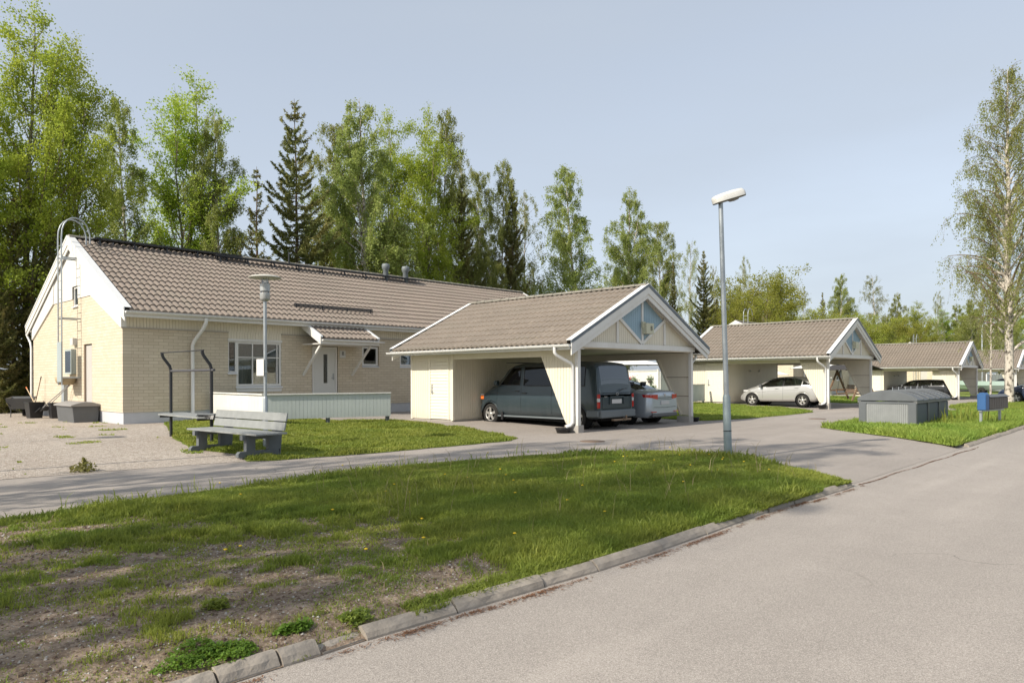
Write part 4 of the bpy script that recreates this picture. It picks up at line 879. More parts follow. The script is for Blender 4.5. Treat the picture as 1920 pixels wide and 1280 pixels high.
# ------------------------------------------------------------------ low fence round the terrace
def low_fence(loc, pts, zb, zt, mat, label, legs, rz=0, cap=True):
    f = empty('low_fence', loc, rz, label, 'fence')
    for (a, b, m) in pts:
        a, b = Vector(a), Vector(b); d = (b - a); L = d.length; d.normalize(); n = round(L / .11); mb = MB()
        for i in range(n):
            p = a + d * (L * i / n + .004); q = a + d * (L * (i + 1) / n - .004); mb.bar(p + Vector((0, 0, (zb + zt) / 2)), q + Vector((0, 0, (zb + zt) / 2)), .022, zt - zb)
        mb.bar(a + Vector((0, 0, (zb + zt) / 2)), b + Vector((0, 0, (zb + zt) / 2)), .008, zt - zb - .02); mb.build('board_panel', m, f)
        MB().bar(a + Vector((0, 0, zt + .02)), b + Vector((0, 0, zt + .02)), .11, .035).build('cap_rail', WHITE, f)
    for p in legs: MB().box(p[0] - .045, p[0] + .045, p[1] - .045, p[1] + .045, -.15, zb + .25).build('fence_post', BENCHD, f)
    return f
ox, oy = 10.0, 19.0
low_fence((ox, oy, .1), [((0, 0, 0), (.42, 4.3, 0), WHITE), ((0, 0, 0), (3.55, -1.15, 0), GREYB_SHADE)], .24, .93, WHITE, 'low white board fence round the terrace, shade painted into its right panel', [(.06, .1), (.25, 2.1), (1.75, -.5), (3.5, -1.05)])  # right panel faces off the sun; its shade is put into the grey
low_fence((31.2, 18.0, .12), [((0, 0, 0), (2.3, 0, 0), GREYB_SHADE), ((0, 0, 0), (0, 4.5, 0), WHITE)], .16, .98, GREYB_SHADE, 'low grey board fence against the second carport', [(.1, .05), (2.2, .05)])
def tall_fence(loc, a, b, h, label, n=None):
    f = empty('privacy_fence', loc, 0, label, 'fence'); a, b = Vector(a), Vector(b); L = (b - a).length; d = (b - a) / L; n = round(L / .11); mb = MB(); Z = Vector((0, 0, .12 + h / 2))
    for i in range(n): mb.bar(a + d * (L * i / n + .004) + Z, a + d * (L * (i + 1) / n - .004) + Z, .022, h)
    mb.bar(a + Z, b + Z, .008, h - .02); mb.build('board_panel', WHITE, f); MB().bar(a + Vector((0, 0, h + .14)), b + Vector((0, 0, h + .14)), .1, .035).build('cap_rail', WHITE, f)
    k = int(L / 2) + 1
    for i in range(k + 1): p = a + d * L * i / k; MB().box(p.x - .05, p.x + .05, p.y - .05, p.y + .05, -.1, h + .2).build('fence_post', WHITE, f)
    return f
tall_fence((29.8, 18.45, .12), (0, 0, 0), (0, 5.1, 0), 1.55, 'tall white board fence behind the silver sedan')
tall_fence((31.4, 17.9, .12), (-1.5, .5, 0), (0, .3, 0), 1.45, 'short white board fence beside the tall one')
tall_fence((56, 20.5, -.02), (-8, 0, 0), (2.5, 0, 0), 1.25, 'white board fence behind the garden swing')
tall_fence((72, 19, -.12), (0, 0, 0), (0, 7, 0), 1.5, 'white board fence seen through the third carport')
tall_fence((104, 17, -.1), (-6, 0, 0), (6, 0, 0), 1.6, 'white board fence seen through the farthest carports')
def pot(loc, label, kind, s=.12):
    p = empty('flower_pot', loc, 0, label, 'flower pot', 'pots hung on the white fence')
    MB().lathe([(0, 0), (s * .6, 0), (s, s * 1.3), (s * .9, s * 1.3), (0, s * 1.2)], (0, 0, 0), 14).build('pot', kind, p)
    r_ = np.random.default_rng(int(loc[1] * 10)); n = 140; P = np.stack([r_.normal(0, s * .8, n), r_.normal(0, s * .8, n), s * 1.3 + np.abs(r_.normal(0, s * .8, n))], 1)
    V, F = leafquads(P, s * .4, r_); np_mesh('flowers', V, F, LEAFG if kind is not POTS else PINK, p)
for y, z, k, lb in ((20.05, 1.25, POTS, 'pink flowers in a pot on the tall white fence, nearest the van'), (19.72, 1.2, GREYP, 'green plant in a grey pot on the tall white fence'), (18.85, 1.22, BROWNM, 'brown pot on the tall white fence near its end post'), (18.65, .85, GREYP, 'small plant low on the tall white fence')):
    pot((29.68, y, z), lb, k, .11)
pot((31.25, 18.0, 1.15), 'planter with pink flowers on the corner of the low grey fence', POTS, .14)
pot((30.1, 17.85, 1.35), 'hanging basket with brown leaves beside the nearest carport post', BROWNM, .14)
def parasol(loc, label, mat, r_=1.6, h=2.3, n=8):
    p = empty('parasol', loc, 0, label, 'parasol'); MB().tube([(0, 0, 0), (0, 0, h)], .025, 8).build('pole', GALV, p)
    V = [(0, 0, h + .05)] + [(r_ * math.cos(2 * math.pi * k / n), r_ * math.sin(2 * math.pi * k / n), h - .38) for k in range(n)]
    MB().add(V, [(0, 1 + k, 1 + (k + 1) % n) for k in range(n)]).add([(x, y, z - .01) for x, y, z in V], [(0, 1 + (k + 1) % n, 1 + k) for k in range(n)]).build('canopy', mat, p)
    m = MB(); [m.bar((0, 0, h - .03), (r_ * .97 * math.cos(2 * math.pi * k / n), r_ * .97 * math.sin(2 * math.pi * k / n), h - .4), .02, .02) for k in range(n)]; m.build('ribs', DARKM, p)
parasol((31.0, 20.9, .1), 'white parasol on the terrace behind the silver sedan', FABW, 1.9, 2.4)
parasol((50.8, 18.7, .0), 'white parasol behind the dark canopy of the garden swing', FABW, 2.0, 2.45)
parasol((46.4, 20.3, .0), 'white parasol seen through the second carport', FABW, 1.4, 2.0)

# ------------------------------------------------------------------ garden swing
def swing(loc, rz, label):
    s = empty('garden_swing', loc, rz, label, 'swing')
    for y in (-1.25, 1.25):
        m = MB(); m.bar((-.85, y, 0), (.05, y, 1.95), .09, .09); m.bar((.85, y, 0), (-.05, y, 1.95), .09, .09); m.bar((-.55, y, .65), (.55, y, .65), .06, .09); m.build('a_frame', WOOD, s)
    MB().bar((0, -1.4, 1.98), (0, 1.4, 1.98), .09, .1).build('top_beam', WOOD, s)
    m = MB(); m.prism([(-1.0, 1.9), (0, 2.2), (1.0, 1.9), (1.0, 1.93), (0, 2.24), (-1.0, 1.93)], 1, -1.7, 1.7); m.build('canopy', FABD, s)
    m = MB()
    for k in range(5): m.box(-.3 + .12 * k, -.21 + .12 * k, -.85, .85, .46, .49)
    m.box(-.3, .3, -.85, -.79, .4, .46); m.box(-.3, .3, .79, .85, .4, .46); m.build('seat', WOOD, s)
    m = MB()
    for k in range(4): m.bar((.3 + .04 * k, -.85, .58 + .12 * k), (.3 + .04 * k, .85, .58 + .12 * k), .025, .09)
    m.build('backrest', WOOD, s)
    for y in (-.9, .9): MB().bar((-.3, y, .46), (-.3, y, .72), .05, .05).bar((-.33, y, .72), (.35, y, .72), .07, .04).build('armrest', WOOD, s)
    m = MB()
    for y in (-.85, .85):
        for x in (-.3, .3): m.tube([(x, y, .5), (0, y * 1.05, 1.95)], .012, 5)
    m.build('chains', DARKM, s)
swing((46.6, 15.2, -.02), R(-35), 'brown wooden garden swing with a dark canopy beyond the second carport')

# ------------------------------------------------------------------ cars
def interp(keys):
    xs = [k[0] for k in keys]; ys = [k[1] for k in keys]; return lambda x: float(np.interp(x, xs, ys))
def car(name, label, loc, spec, paint, glass, cat='car', rot=math.pi / 2, group='cars parked under the carports'):
    root = empty(name, loc, rot, label, cat, group); L, W = spec['L'], spec['W']; hw = W / 2
    top = interp(spec['top']); belt = interp(spec['belt']); wt = interp(spec['wt']); wd = interp(spec['wd']); zb0 = interp(spec['zb']); RA = spec['r'] + .055
    def zb(x): return max([zb0(x)] + [spec['r'] + math.sqrt(RA * RA - (x - wx) ** 2) for wx in spec['wheels'] if abs(x - wx) < RA])
    def side(x, z):
        b, t = belt(x), top(x); w0 = wd(x) * hw; w1 = min(wt(x) * hw, w0)
        zt = max(t - .10, b)
        if z <= b:
            k = (z - zb0(x)) / max(b - zb0(x), .01); return w0 * (.955 + .045 * math.sin(math.pi * min(1, max(0, k)) ** .8))* (1 if k > .1 else .97)
        if zt - b < .02: return w0 * .955
        return w0 * .955 + (w1 - w0 * .955) * ((z - b) / (zt - b)) ** 1.08
    def roofz(x, y): 
        q = min(1, abs(y) / max(.01, side(x, 9e9 if False else max(top(x) - .10, belt(x))))); return top(x) - .035 * q ** 2 - .065 * max(0, (q - .8) / .2) ** 2
    st = sorted(set([0, .015, .04, .08, .14] + [L - v for v in (0, .015, .04, .08, .14)] + [.2 + i * (L - .4) / 46 for i in range(47)] + [k[0] for k in spec['top'] if 0 < k[0] < L]))
    st = sorted(st + [wx + RA * q for wx in spec['wheels'] for q in (-1, -.995, -.97, -.92, -.8, -.65, -.45, -.25, 0, .25, .45, .65, .8, .92, .97, .995, 1)])
    V = []; nr = 0
    for x in st:
        b, t = belt(x), top(x); zt = max(t - .10, b); ring = []
        ring += [(0, zb(x)), (side(x, zb(x)) * .8, zb(x))]
        for k in range(7): z = zb(x) + .02 + (b - zb(x) - .02) * k / 6; ring.append((side(x, z), z))
        for k in range(1, 6): z = b + (zt - b) * k / 5; ring.append((side(x, z), z))
        e = side(x, zt)
        for q in (.97, .9, .75, .5, .25, 0): ring.append((e * q, max(roofz(x, e * q), zt if q > .99 else 0)))
        full = ring + [(-y, z) for y, z in ring[-2:0:-1]]; nr = len(full); V += [(x, y, z) for y, z in full]
    F = []
    for i in range(len(st) - 1):
        for k in range(nr): F.append((i * nr + k, i * nr + (k + 1) % nr, (i + 1) * nr + (k + 1) % nr, (i + 1) * nr + k))
    F += [tuple(range(nr)), tuple(range((len(st) - 1) * nr, len(st) * nr))[::-1]]
    # the openings for windows are cut out of the shell so one sees through the glass
    def inwin(x, y, z):
        for (a, b, zl, zh) in spec['side_win']:
            if a < x < b and zl(x) < z < zh(x) and abs(y) > .3 * hw: return True
        for (a, b, f, _) in spec['top_win']:
            if a < x < b and abs(y) < wt(x) * hw * f and z > belt(x) + .02 and abs(y) < side(x, max(top(x) - .1, belt(x))) * f: return True
        return False
    F2 = []
    for f in F:
        if len(f) == 4:
            c = [sum(V[i][j] for i in f) / 4 for j in range(3)]
            if spec.get('cut', True) and inwin(*c): continue
        F2.append(f)
    me = bpy.data.meshes.new('body'); me.from_pydata(V, [], F); bm = bmesh.new(); bm.from_mesh(me); bmesh.ops.recalc_face_normals(bm, faces=bm.faces)
    for f in bm.faces: f.smooth = len(f.verts) == 4
    bm.to_mesh(me); bm.free(); me.materials.append(paint); me.materials.append(UNDER); body = link(bpy.data.objects.new('body', me), root)
    if spec.get('cut', True):
        bm = bmesh.new(); bm.from_mesh(me); dele = [f for f in bm.faces if len(f.verts) <= 5 and inwin(*f.calc_center_median())]; bmesh.ops.delete(bm, geom=dele, context='FACES'); bm.to_mesh(me); bm.free()
    for wx in spec['wheels']:      # arch lips
        for sg in (1, -1):
            pts = [Vector((wx + RA * math.cos(t), sg * (side(wx + RA * math.cos(t), spec['r'] + RA * math.sin(t)) - .004), spec['r'] + RA * math.sin(t))) for t in [math.pi * k / 20 for k in range(21)]]
            MB().tube(pts, .014, 6, False).build('arch_lip', paint, root)
    ub = MB().box(spec['wheels'][0] + RA, spec['wheels'][1] - RA, -hw * .86, hw * .86, .2, spec.get('floor', .42)).box(.15, L - .25, -hw * .62, hw * .62, .24, spec.get('floor', .42)).build('underbody', UNDER, root)
    for (a, b, zl, zh) in spec['side_win']:
        for sg in (1, -1):
            n, m = 12, 5; Vv = []; 
            for i in range(n + 1):
                x = a + (b - a) * i / n
                for j in range(m + 1): z = zl(x) + max(.005, zh(x) - zl(x)) * j / m; Vv.append((x, sg * (side(x, z) + (.004 if spec.get('cut', True) else .006)), z))
            MB().add(Vv, [(i * (m + 1) + j, (i + 1) * (m + 1) + j, (i + 1) * (m + 1) + j + 1, i * (m + 1) + j + 1) for i in range(n) for j in range(m)], True).build('side_window', glass, root)
            fr = MB(); e = [(a + (b - a) * i / n, zl(a + (b - a) * i / n)) for i in range(n + 1)] + [(a + (b - a) * i / n, max(zl(a + (b - a) * i / n) + .005, zh(a + (b - a) * i / n))) for i in range(n, -1, -1)]
            pts = [Vector((x, sg * (side(x, z) + .006), z)) for x, z in e]; fr.tube(pts + [pts[0]], .012, 5, False).build('window_seal', BLACKP, root)
    for (a, b, f, nm) in spec['top_win']:
        n, m = 10, 12; Vv = []
        for i in range(n + 1):
            x = a + (b - a) * i / n; e = side(x, max(top(x) - .1, belt(x))) * f
            for j in range(m + 1): y = -e + 2 * e * j / m; Vv.append((x, y, roofz(x, y) + .006))
        MB().add(Vv, [(i * (m + 1) + j, (i + 1) * (m + 1) + j, (i + 1) * (m + 1) + j + 1, i * (m + 1) + j + 1) for i in range(n) for j in range(m)], True).build(nm, spec.get('rearglass', glass) if nm == 'rear_window' else glass, root)
    a0 = spec['side_win'][-1][0]; zf = spec.get('floor', .42)
    for sx in (a0 + .35, a0 - .6) if spec.get('cut', True) else ():      # seats seen through the glass
        for sy in (.36, -.36):
            MB().box(sx - .28, sx + .25, sy - .24, sy + .24, zf, zf + .22).prism([(sx - .30, zf + .18), (sx - .16, zf + .18), (sx - .30, zf + .72), (sx - .40, zf + .72)], 1, sy - .23, sy + .23).prism([(sx - .33, zf + .74), (sx - .25, zf + .74), (sx - .29, zf + .90), (sx - .37, zf + .90)], 1, sy - .12, sy + .12).build('seat', SEAT, root)
    R_ = spec['r']
    for wx in spec['wheels']:
        for sg in (1, -1):
            yo = sg * (hw - .03); wl = empty('wheel', (wx, yo, R_)); wl.parent = root; s_ = -sg
            MB().lathe([(R_ * .62, s_ * .0), (R_ * .7, -s_ * .012), (R_ * .93, -s_ * .006), (R_, s_ * .025), (R_, s_ * .17), (R_ * .9, s_ * .2), (R_ * .5, s_ * .2)], (0, 0, 0), 30, 'y').build('tyre', RUBBER, wl)
            rm = MB(); rm.lathe([(R_ * .66, s_ * .0), (R_ * .63, -s_ * .006), (R_ * .58, s_ * .03)], (0, 0, 0), 30, 'y')
            ns = spec.get('spokes', 5)
            for k in range(ns):
                t = 2 * math.pi * k / ns + .3; c_, s2 = math.cos(t), math.sin(t); rr = R_ * .62
                w0, w1 = .045, .035; px, pz = -s2, c_
                o_ = -s_ * .004; i_ = s_ * .02
                rm.add([(c_ * .03 + px * w0, o_, s2 * .03 + pz * w0), (c_ * .03 - px * w0, o_, s2 * .03 - pz * w0), (c_ * rr - px * w1, o_, s2 * rr - pz * w1), (c_ * rr + px * w1, o_, s2 * rr + pz * w1),
                        (c_ * .03 + px * w0, i_, s2 * .03 + pz * w0), (c_ * .03 - px * w0, i_, s2 * .03 - pz * w0), (c_ * rr - px * w1, i_, s2 * rr - pz * w1), (c_ * rr + px * w1, i_, s2 * rr + pz * w1)], [(0, 1, 2, 3), (4, 5, 6, 7), (0, 1, 5, 4), (1, 2, 6, 5), (2, 3, 7, 6), (3, 0, 4, 7)])
            rm.lathe([(0, -s_ * .012), (.05, -s_ * .012), (.07, s_ * .01)], (0, 0, 0), 16, 'y'); rm.build('rim', ALLOY, wl)
            MB().lathe([(0, s_ * .06), (R_ * .6, s_ * .06)], (0, 0, 0), 20, 'y').build('brake_disc', UNDER, wl)
            MB().lathe([(R_ + .05, s_ * .3), (R_ + .05, s_ * .0)], (0, 0, .01), 28, 'y').build('wheel_well', UNDER, wl)
    # door seams as fine dark strips following the side
    for xx, z0, z1 in spec['seams']:
        for sg in (1, -1):
            pts = [Vector((xx, sg * (side(xx, z0 + (z1 - z0) * k / 8) + .001), z0 + (z1 - z0) * k / 8)) for k in range(9)]; MB().tube(pts, .0035, 4, False).build('door_seam', UNDER, root)
    for xx, z in spec['handles']:
        for sg in (1, -1): MB().bar((xx - .09, sg * (side(xx, z) + .016), z), (xx + .09, sg * (side(xx, z) + .016), z), .02, .03).build('door_handle', spec.get('hmat', paint), root)
    mx, mz = spec['mirror']
    for sg in (1, -1): m = MB(); m.box(mx - .06, mx + .07, *sorted((sg * (side(mx, mz) + .03), sg * (side(mx, mz) + .2))), mz, mz + .15); m.build('mirror', spec.get('mirmat', paint), root, .025)
    return root, side, roofz, top, hw

SEAT = simple('grey_seat_cloth', (.07, .07, .075), .9)
lin = lambda *k: interp(list(k))
van_spec = dict(L=4.86, W=1.80, r=.335, floor=.5, spokes=5,
    top=[(0, 1.02), (.02, 1.08), (.06, 1.45), (.13, 1.84), (.22, 1.93), (.5, 1.97), (2.2, 1.985), (3.1, 1.95), (3.4, 1.90), (3.62, 1.82), (3.85, 1.60), (4.12, 1.36), (4.35, 1.24), (4.62, 1.10), (4.78, .95), (4.86, .72)],
    belt=[(0, 1.0), (.06, 1.22), (3.2, 1.22), (3.9, 1.20), (4.35, 1.08), (4.62, .96), (4.78, .86), (4.86, .68)], wt=[(0, .86), (.3, .88), (3.2, .86), (3.9, .80), (4.3, .88), (4.86, .8)],
    wd=[(0, .90), (.04, .955), (.12, .99), (.25, 1), (4.3, 1), (4.6, .97), (4.78, .88), (4.86, .78)], zb=[(0, .36), (.2, .30), (4.5, .30), (4.86, .36)],
    side_win=[(3.02, 3.86, lin((3, 1.27), (3.9, 1.27)), lin((3.0, 1.80), (3.4, 1.80), (3.87, 1.30))), (1.78, 2.86, lin((1.7, 1.25), (2.9, 1.25)), lin((1.7, 1.82), (2.9, 1.82))), (.5, 1.62, lin((.4, 1.25), (1.7, 1.25)), lin((.4, 1.82), (1.7, 1.82)))],
    top_win=[(.045, .135, .88, 'rear_window'), (3.63, 4.15, .92, 'windscreen')], rearglass=mglass('tinted_rear_glass', (.02, .025, .03), .13, .08, .4), wheels=[.78, 4.30], seams=[(2.95, .42, 1.86), (1.72, .42, 1.3), (3.98, .6, 1.2)], handles=[(3.12, 1.08), (2.8, 1.02)], mirror=(3.95, 1.26), hmat=BLACKP, mirmat=P_VAN, cut=False)
v, vside, vrz, vtop, vhw = car('van', 'dirty dark teal van with short bonnet in the nearest carport', (17.32, 12.12, 0.0), van_spec, P_VAN, CGLASSD, 'van')
# van details (local: x forward, y left; rear at x=0)
for sg in (1, -1):
    m = MB(); y0, y1 = sorted((sg * .80, sg * .885)); m.box(-.012, .05, y0, y1, .62, .80); m.build('tail_light', RED, v, .008)
    m = MB(); m.box(-.012, .05, y0, y1, .803, .90); m.build('tail_light', CLEAR, v, .006)
    m = MB(); m.box(-.012, .05, y0, y1, .903, 1.02); m.build('tail_light', RED, v, .008)
    MB().box(4.66, 4.84, *sorted((sg * .62, sg * .80)), .84, .97).build('headlight', CLEAR, v, .02)
    MB().box(4.64, 4.79, *sorted((sg * .72, sg * .835)), .80, .93).build('indicator', ORANGE, v, .015)
    m = MB(); pts = [Vector((4.05, sg * .905, .5))]; m.box(3.72, 3.80, *sorted((sg * .84, sg * .90)), .18, .42); m.build('mud_flap', BLACKP, v)
m = MB(); m.box(-.10, .06, -.86, .86, .34, .56); m.box(-.02, .42, .86, .915, .36, .56); m.box(-.02, .42, -.915, -.86, .36, .56); m.build('rear_bumper', P_VANG, v, .03)
m = MB(); m.box(4.74, 4.90, -.74, .74, .34, .62); m.build('front_bumper', P_VANG, v, .04)
m = MB(); m.tube([(-.012, -.70, 1.02), (-.012, -.70, .60), (-.012, .70, .60), (-.012, .70, 1.02)], .005, 4, False); m.tube([(-.012, -.70, 1.05), (-.012, .70, 1.05)], .006, 4, False); m.build('tailgate_seam', UNDER, v)
m = MB(); m.box(-.035, -.002, -.34, .34, .905, .955); m.box(-.03, -.002, -.36, -.33, .72, .905); m.box(-.03, -.002, .33, .36, .72, .905); m.build('plate_surround', P_VAN, v, .008)
MB().box(-.022, -.008, -.24, .24, .745, .865).build('number_plate', PLATE, v)
m = MB(); m.tube([(-.018, -.02 + .055 * math.cos(t), 1.145 + .04 * math.sin(t) - .13) for t in [6.283 * k / 16 for k in range(17)]], .006, 5, False); m.build('badge', ALLOY, v)
text_mesh(v, 'HIACE', .05, ALLOY, Matrix.Translation((-.02, .55, .94)) @ Matrix.Rotation(-math.pi / 2, 4, 'Z') @ Matrix.Rotation(math.pi / 2, 4, 'X'), 'lettering')
m = MB(); m.tube([(-.03, -.1, 1.09), (-.045, -.25, 1.16), (-.03, -.5, 1.17)], .01, 6); m.build('wiper', BLACKP, v)
m = MB(); m.box(-.14, -.04, -.55, .3, .25, .30); m.tube([(-.1, -.15, .28), (-.24, -.15, .29), (-.24, -.15, .36)], .018, 8); m.lathe([(0, -.03), (.03, -.02), (.03, .02), (0, .03)], (-.24, -.15, .38), 12); m.build('tow_bar', simple('rusty_tow_bar', (.22, .16, .11), .7), v)
m = MB(); m.box(3.15, 3.72, -.72, .72, 1.955, 1.975); m.build('sun_visor', BLACKP, v)
for sg in (1, -1): m = MB(); m.box(1.1, 4.0, *sorted((sg * .84, sg * .86)), .27, .32); m.build('side_sill', P_VANG, v)

def sedan_spec(): return dict(L=4.82, W=1.83, r=.32, floor=.45, spokes=7,
    top=[(0, .92), (.03, 1.03), (.12, 1.075), (.45, 1.09), (.62, 1.12), (1.0, 1.27), (1.45, 1.40), (1.9, 1.45), (2.5, 1.45), (2.9, 1.40), (3.3, 1.20), (3.65, 1.01), (4.2, .90), (4.6, .78), (4.82, .58)],
    belt=[(0, .86), (.12, .97), (.6, 1.0), (3.6, .92), (4.3, .82), (4.6, .7), (4.82, .54)], wt=[(0, .84), (.5, .80), (1.2, .70), (2.9, .70), (3.5, .78), (4.82, .75)],
    wd=[(0, .80), (.05, .88), (.15, .95), (.4, 1), (4.2, 1), (4.6, .9), (4.82, .7)], zb=[(0, .33), (.2, .22), (4.6, .2), (4.82, .26)],
    side_win=[(.85, 1.9, lin((.8, 1.02), (2, .99)), lin((.85, 1.06), (1.3, 1.27), (1.9, 1.35))), (1.95, 3.3, lin((1.9, .99), (3.4, .95)), lin((1.9, 1.36), (2.6, 1.35), (3.32, 1.0)))],
    top_win=[(.62, 1.42, .9, 'rear_window'), (2.92, 3.62, .92, 'windscreen')], wheels=[.98, 3.8], seams=[(1.92, .3, 1.0), (3.25, .4, .95), (.95, .6, 1.0)], handles=[(1.25, .86), (2.3, .84)], mirror=(3.2, .95))
s, sside, srz, stop_, shw = car('sedan', 'silver blue saloon beside the van in the nearest carport', (19.97, 12.12, 0.0), sedan_spec(), P_SILV, CGLASS)
for sg in (1, -1):
    n = 10; V = []; F = []
    for i in range(n + 1):                     # wraparound tail lamp
        t = i / n; y = .42 + .44 * min(1, t * 1.5); x = -.008 if t < .62 else -.008 + (t - .62) * 1.05; hh = .085 * (1 - .55 * t) ; zc = .885 + .035 * t
        y = min(y, sside(max(0, x), .88) + .012)
        V += [(x, sg * y, zc - hh), (x, sg * y, zc + hh * .8)]
    MB().add(V, [(2 * i, 2 * i + 2, 2 * i + 3, 2 * i + 1) for i in range(n)]).build('tail_light', RED, s)
    MB().box(-.03, -.005, *sorted((sg * .52, sg * .80)), .40, .425).build('reflector', RED, s)
MB().box(-.02, -.004, -.24, .24, .64, .75).build('number_plate', PLATE, s)
MB().box(-.03, .12, -.72, .72, .26, .37).build('rear_diffuser', GREYP, s, .02)
m = MB(); m.tube([(-.006, -.40, .80), (-.006, .40, .80)], .006, 5, False); m.tube([(-.004, -.66, .56), (-.006, 0, .54), (-.004, .66, .56)], .005, 4, False); m.build('boot_seam', UNDER, s)
MB().lathe([(0, -.0), (.045, 0), (.05, .01)], (-.012, 0, .94), 16, 'x').build('badge', ALLOY, s)
for sg in (1, -1): MB().box(4.45, 4.72, *sorted((sg * .5, sg * .76)), .62, .72).build('headlight', CLEAR, s, .02)

hatch = dict(L=3.92, W=1.72, r=.305, floor=.45, spokes=5,
    top=[(0, .72), (.03, .92), (.10, 1.0), (.28, 1.18), (.5, 1.36), (.75, 1.42), (1.4, 1.455), (2.0, 1.43), (2.35, 1.37), (2.75, 1.15), (3.15, .98), (3.55, .85), (3.78, .70), (3.92, .52)],
    belt=[(0, .66), (.1, .96), (.5, 1.03), (1.5, .98), (2.9, .90), (3.3, .80), (3.7, .62), (3.92, .48)], wt=[(0, .78), (.5, .74), (2.3, .74), (3.0, .84), (3.92, .7)],
    wd=[(0, .82), (.08, .9), (.3, .98), (.8, 1), (3.3, 1), (3.65, .9), (3.92, .68)], zb=[(0, .36), (.2, .24), (3.7, .2), (3.92, .26)],
    side_win=[(.42, .70, lin((.4, 1.07), (.8, 1.05)), lin((.42, 1.10), (.7, 1.24))), (.76, 1.62, lin((.7, 1.04), (1.7, 1.0)), lin((.76, 1.27), (1.1, 1.36), (1.62, 1.38))), (1.68, 2.86, lin((1.6, 1.0), (2.9, .93)), lin((1.68, 1.38), (2.2, 1.32), (2.88, .95)))],
    top_win=[(.13, .50, .84, 'rear_window'), (2.38, 3.08, .92, 'windscreen')], wheels=[.70, 3.21], seams=[(1.64, .3, 1.0), (2.66, .38, .93)], handles=[(.98, .90), (1.95, .86)], mirror=(2.72, .92), mirmat=GREYP)
hb_, hside, hrz, htop, hhw = car('hatchback', 'silver white hatchback under the second carport', (35.40, 12.76, .055), hatch, P_WHITE, CGLASS)
for sg in (1, -1):
    MB().box(3.45, 3.72, *sorted((sg * .54, sg * .74)), .68, .78).build('headlight', CLEAR, hb_, .03)
    MB().box(3.72, 3.84, *sorted((sg * .5, sg * .66)), .33, .43).build('fog_lamp', BLACKP, hb_, .02)
    MB().box(.0, .12, *sorted((sg * .62, sg * .74)), .8, 1.0).build('tail_light', RED, hb_, .02)
    m = MB(); pts = [Vector((x, sg * (hside(x, z) + .003), z)) for x, z in [(.9, .80), (1.6, .77), (2.4, .72), (2.95, .66)]]; m.tube(pts, .005, 4, False); m.build('crease', GREYL, hb_)
wag = dict(hatch); wag.update(L=4.5, top=[(0, .75), (.04, .95), (.15, 1.1), (.4, 1.35), (.7, 1.43), (1.6, 1.46), (2.5, 1.42), (2.8, 1.35), (3.3, 1.08), (3.6, .98), (4.1, .88), (4.4, .7), (4.5, .55)],
    belt=[(0, .68), (.15, .98), (3.3, .92), (3.9, .82), (4.3, .65), (4.5, .5)], wt=[(0, .78), (2.8, .74), (3.5, .84), (4.5, .7)], wd=[(0, .82), (.1, .92), (.4, 1), (3.9, 1), (4.25, .9), (4.5, .7)], zb=[(0, .36), (.2, .24), (4.3, .2), (4.5, .26)],
    side_win=[(.5, 1.2, lin((.4, 1.03), (1.3, 1.01)), lin((.5, 1.2), (1.2, 1.36))), (1.26, 2.1, lin((1.2, 1.0), (2.2, .98)), lin((1.2, 1.37), (2.1, 1.38))), (2.16, 3.3, lin((2.1, .98), (3.4, .94)), lin((2.1, 1.38), (2.6, 1.33), (3.32, .97)))],
    top_win=[(.17, .45, .84, 'rear_window'), (2.84, 3.55, .92, 'windscreen')], wheels=[.85, 3.55], seams=[(1.23, .3, 1.0), (2.13, .3, 1.0), (3.1, .38, .95)], handles=[(1.45, .88), (2.4, .86)], mirror=(3.15, .93))
car('wagon', 'black estate car under the third carport', (61.2, 12.75, -.22), wag, P_BLACK, CGLASS)
car('estate_car', 'dark navy car parked behind the tall birch trunk', (50.2, 3.6, -.08), wag, P_NAVY, CGLASS, 'car', math.pi / 2, None)
car('parked_car', 'dark car parked deeper in the third carport', (64.2, 13.3, -.22), dict(hatch), P_NAVY, CGLASSD)
car('parked_car', 'black car beyond the farthest carport', (98.0, 13.3, -.2), dict(hatch), P_BLACK, CGLASSD, 'car', math.pi / 2, None)

# ------------------------------------------------------------------ street furniture
def bench(loc, rz):
    b = empty('park_bench', loc, rz, 'grey wooden bench standing between the gravel yard and the lawn', 'bench')   # long axis y, faces -x
    m = MB()
    for x in (-.30, -.08, .14): m.box(x, x + .205, -1.34, 1.34, .425, .46)
    m.build('seat', BENCH, b, .004)
    for z, x in ((.49, .302), (.665, .342)): MB().bar((x, -1.34, z + .075), (x, 1.34, z + .075), .03, .16, (.21, 0, 1)).build('backrest_board', BENCH, b, .004)
    for y in (-.92, .92):
        m = MB(); m.box(-.40, .40, y - .05, y + .05, 0, .12); m.prism([(-.40, 0), (-.44, .02), (-.44, .08), (-.40, .12)], 1, y - .05, y + .05)
        m.box(-.28, -.10, y - .05, y + .05, .12, .42); m.box(-.34, .36, y - .05, y + .05, .365, .424) if False else m.box(-.36, -.29, y - .049, y + .049, .33, .424)
        m.box(-.1, .18, y - .05, y + .05, .34, .424); m.prism([(.18, .12), (.42, .12), (.40, .0), (.43, 0), (.50, .80), (.38, .80), (.30, .424), (.18, .424)], 1, y - .05, y + .05); m.build('leg', BENCHD, b)
bench((6.60, 13.75, .025), R(3))
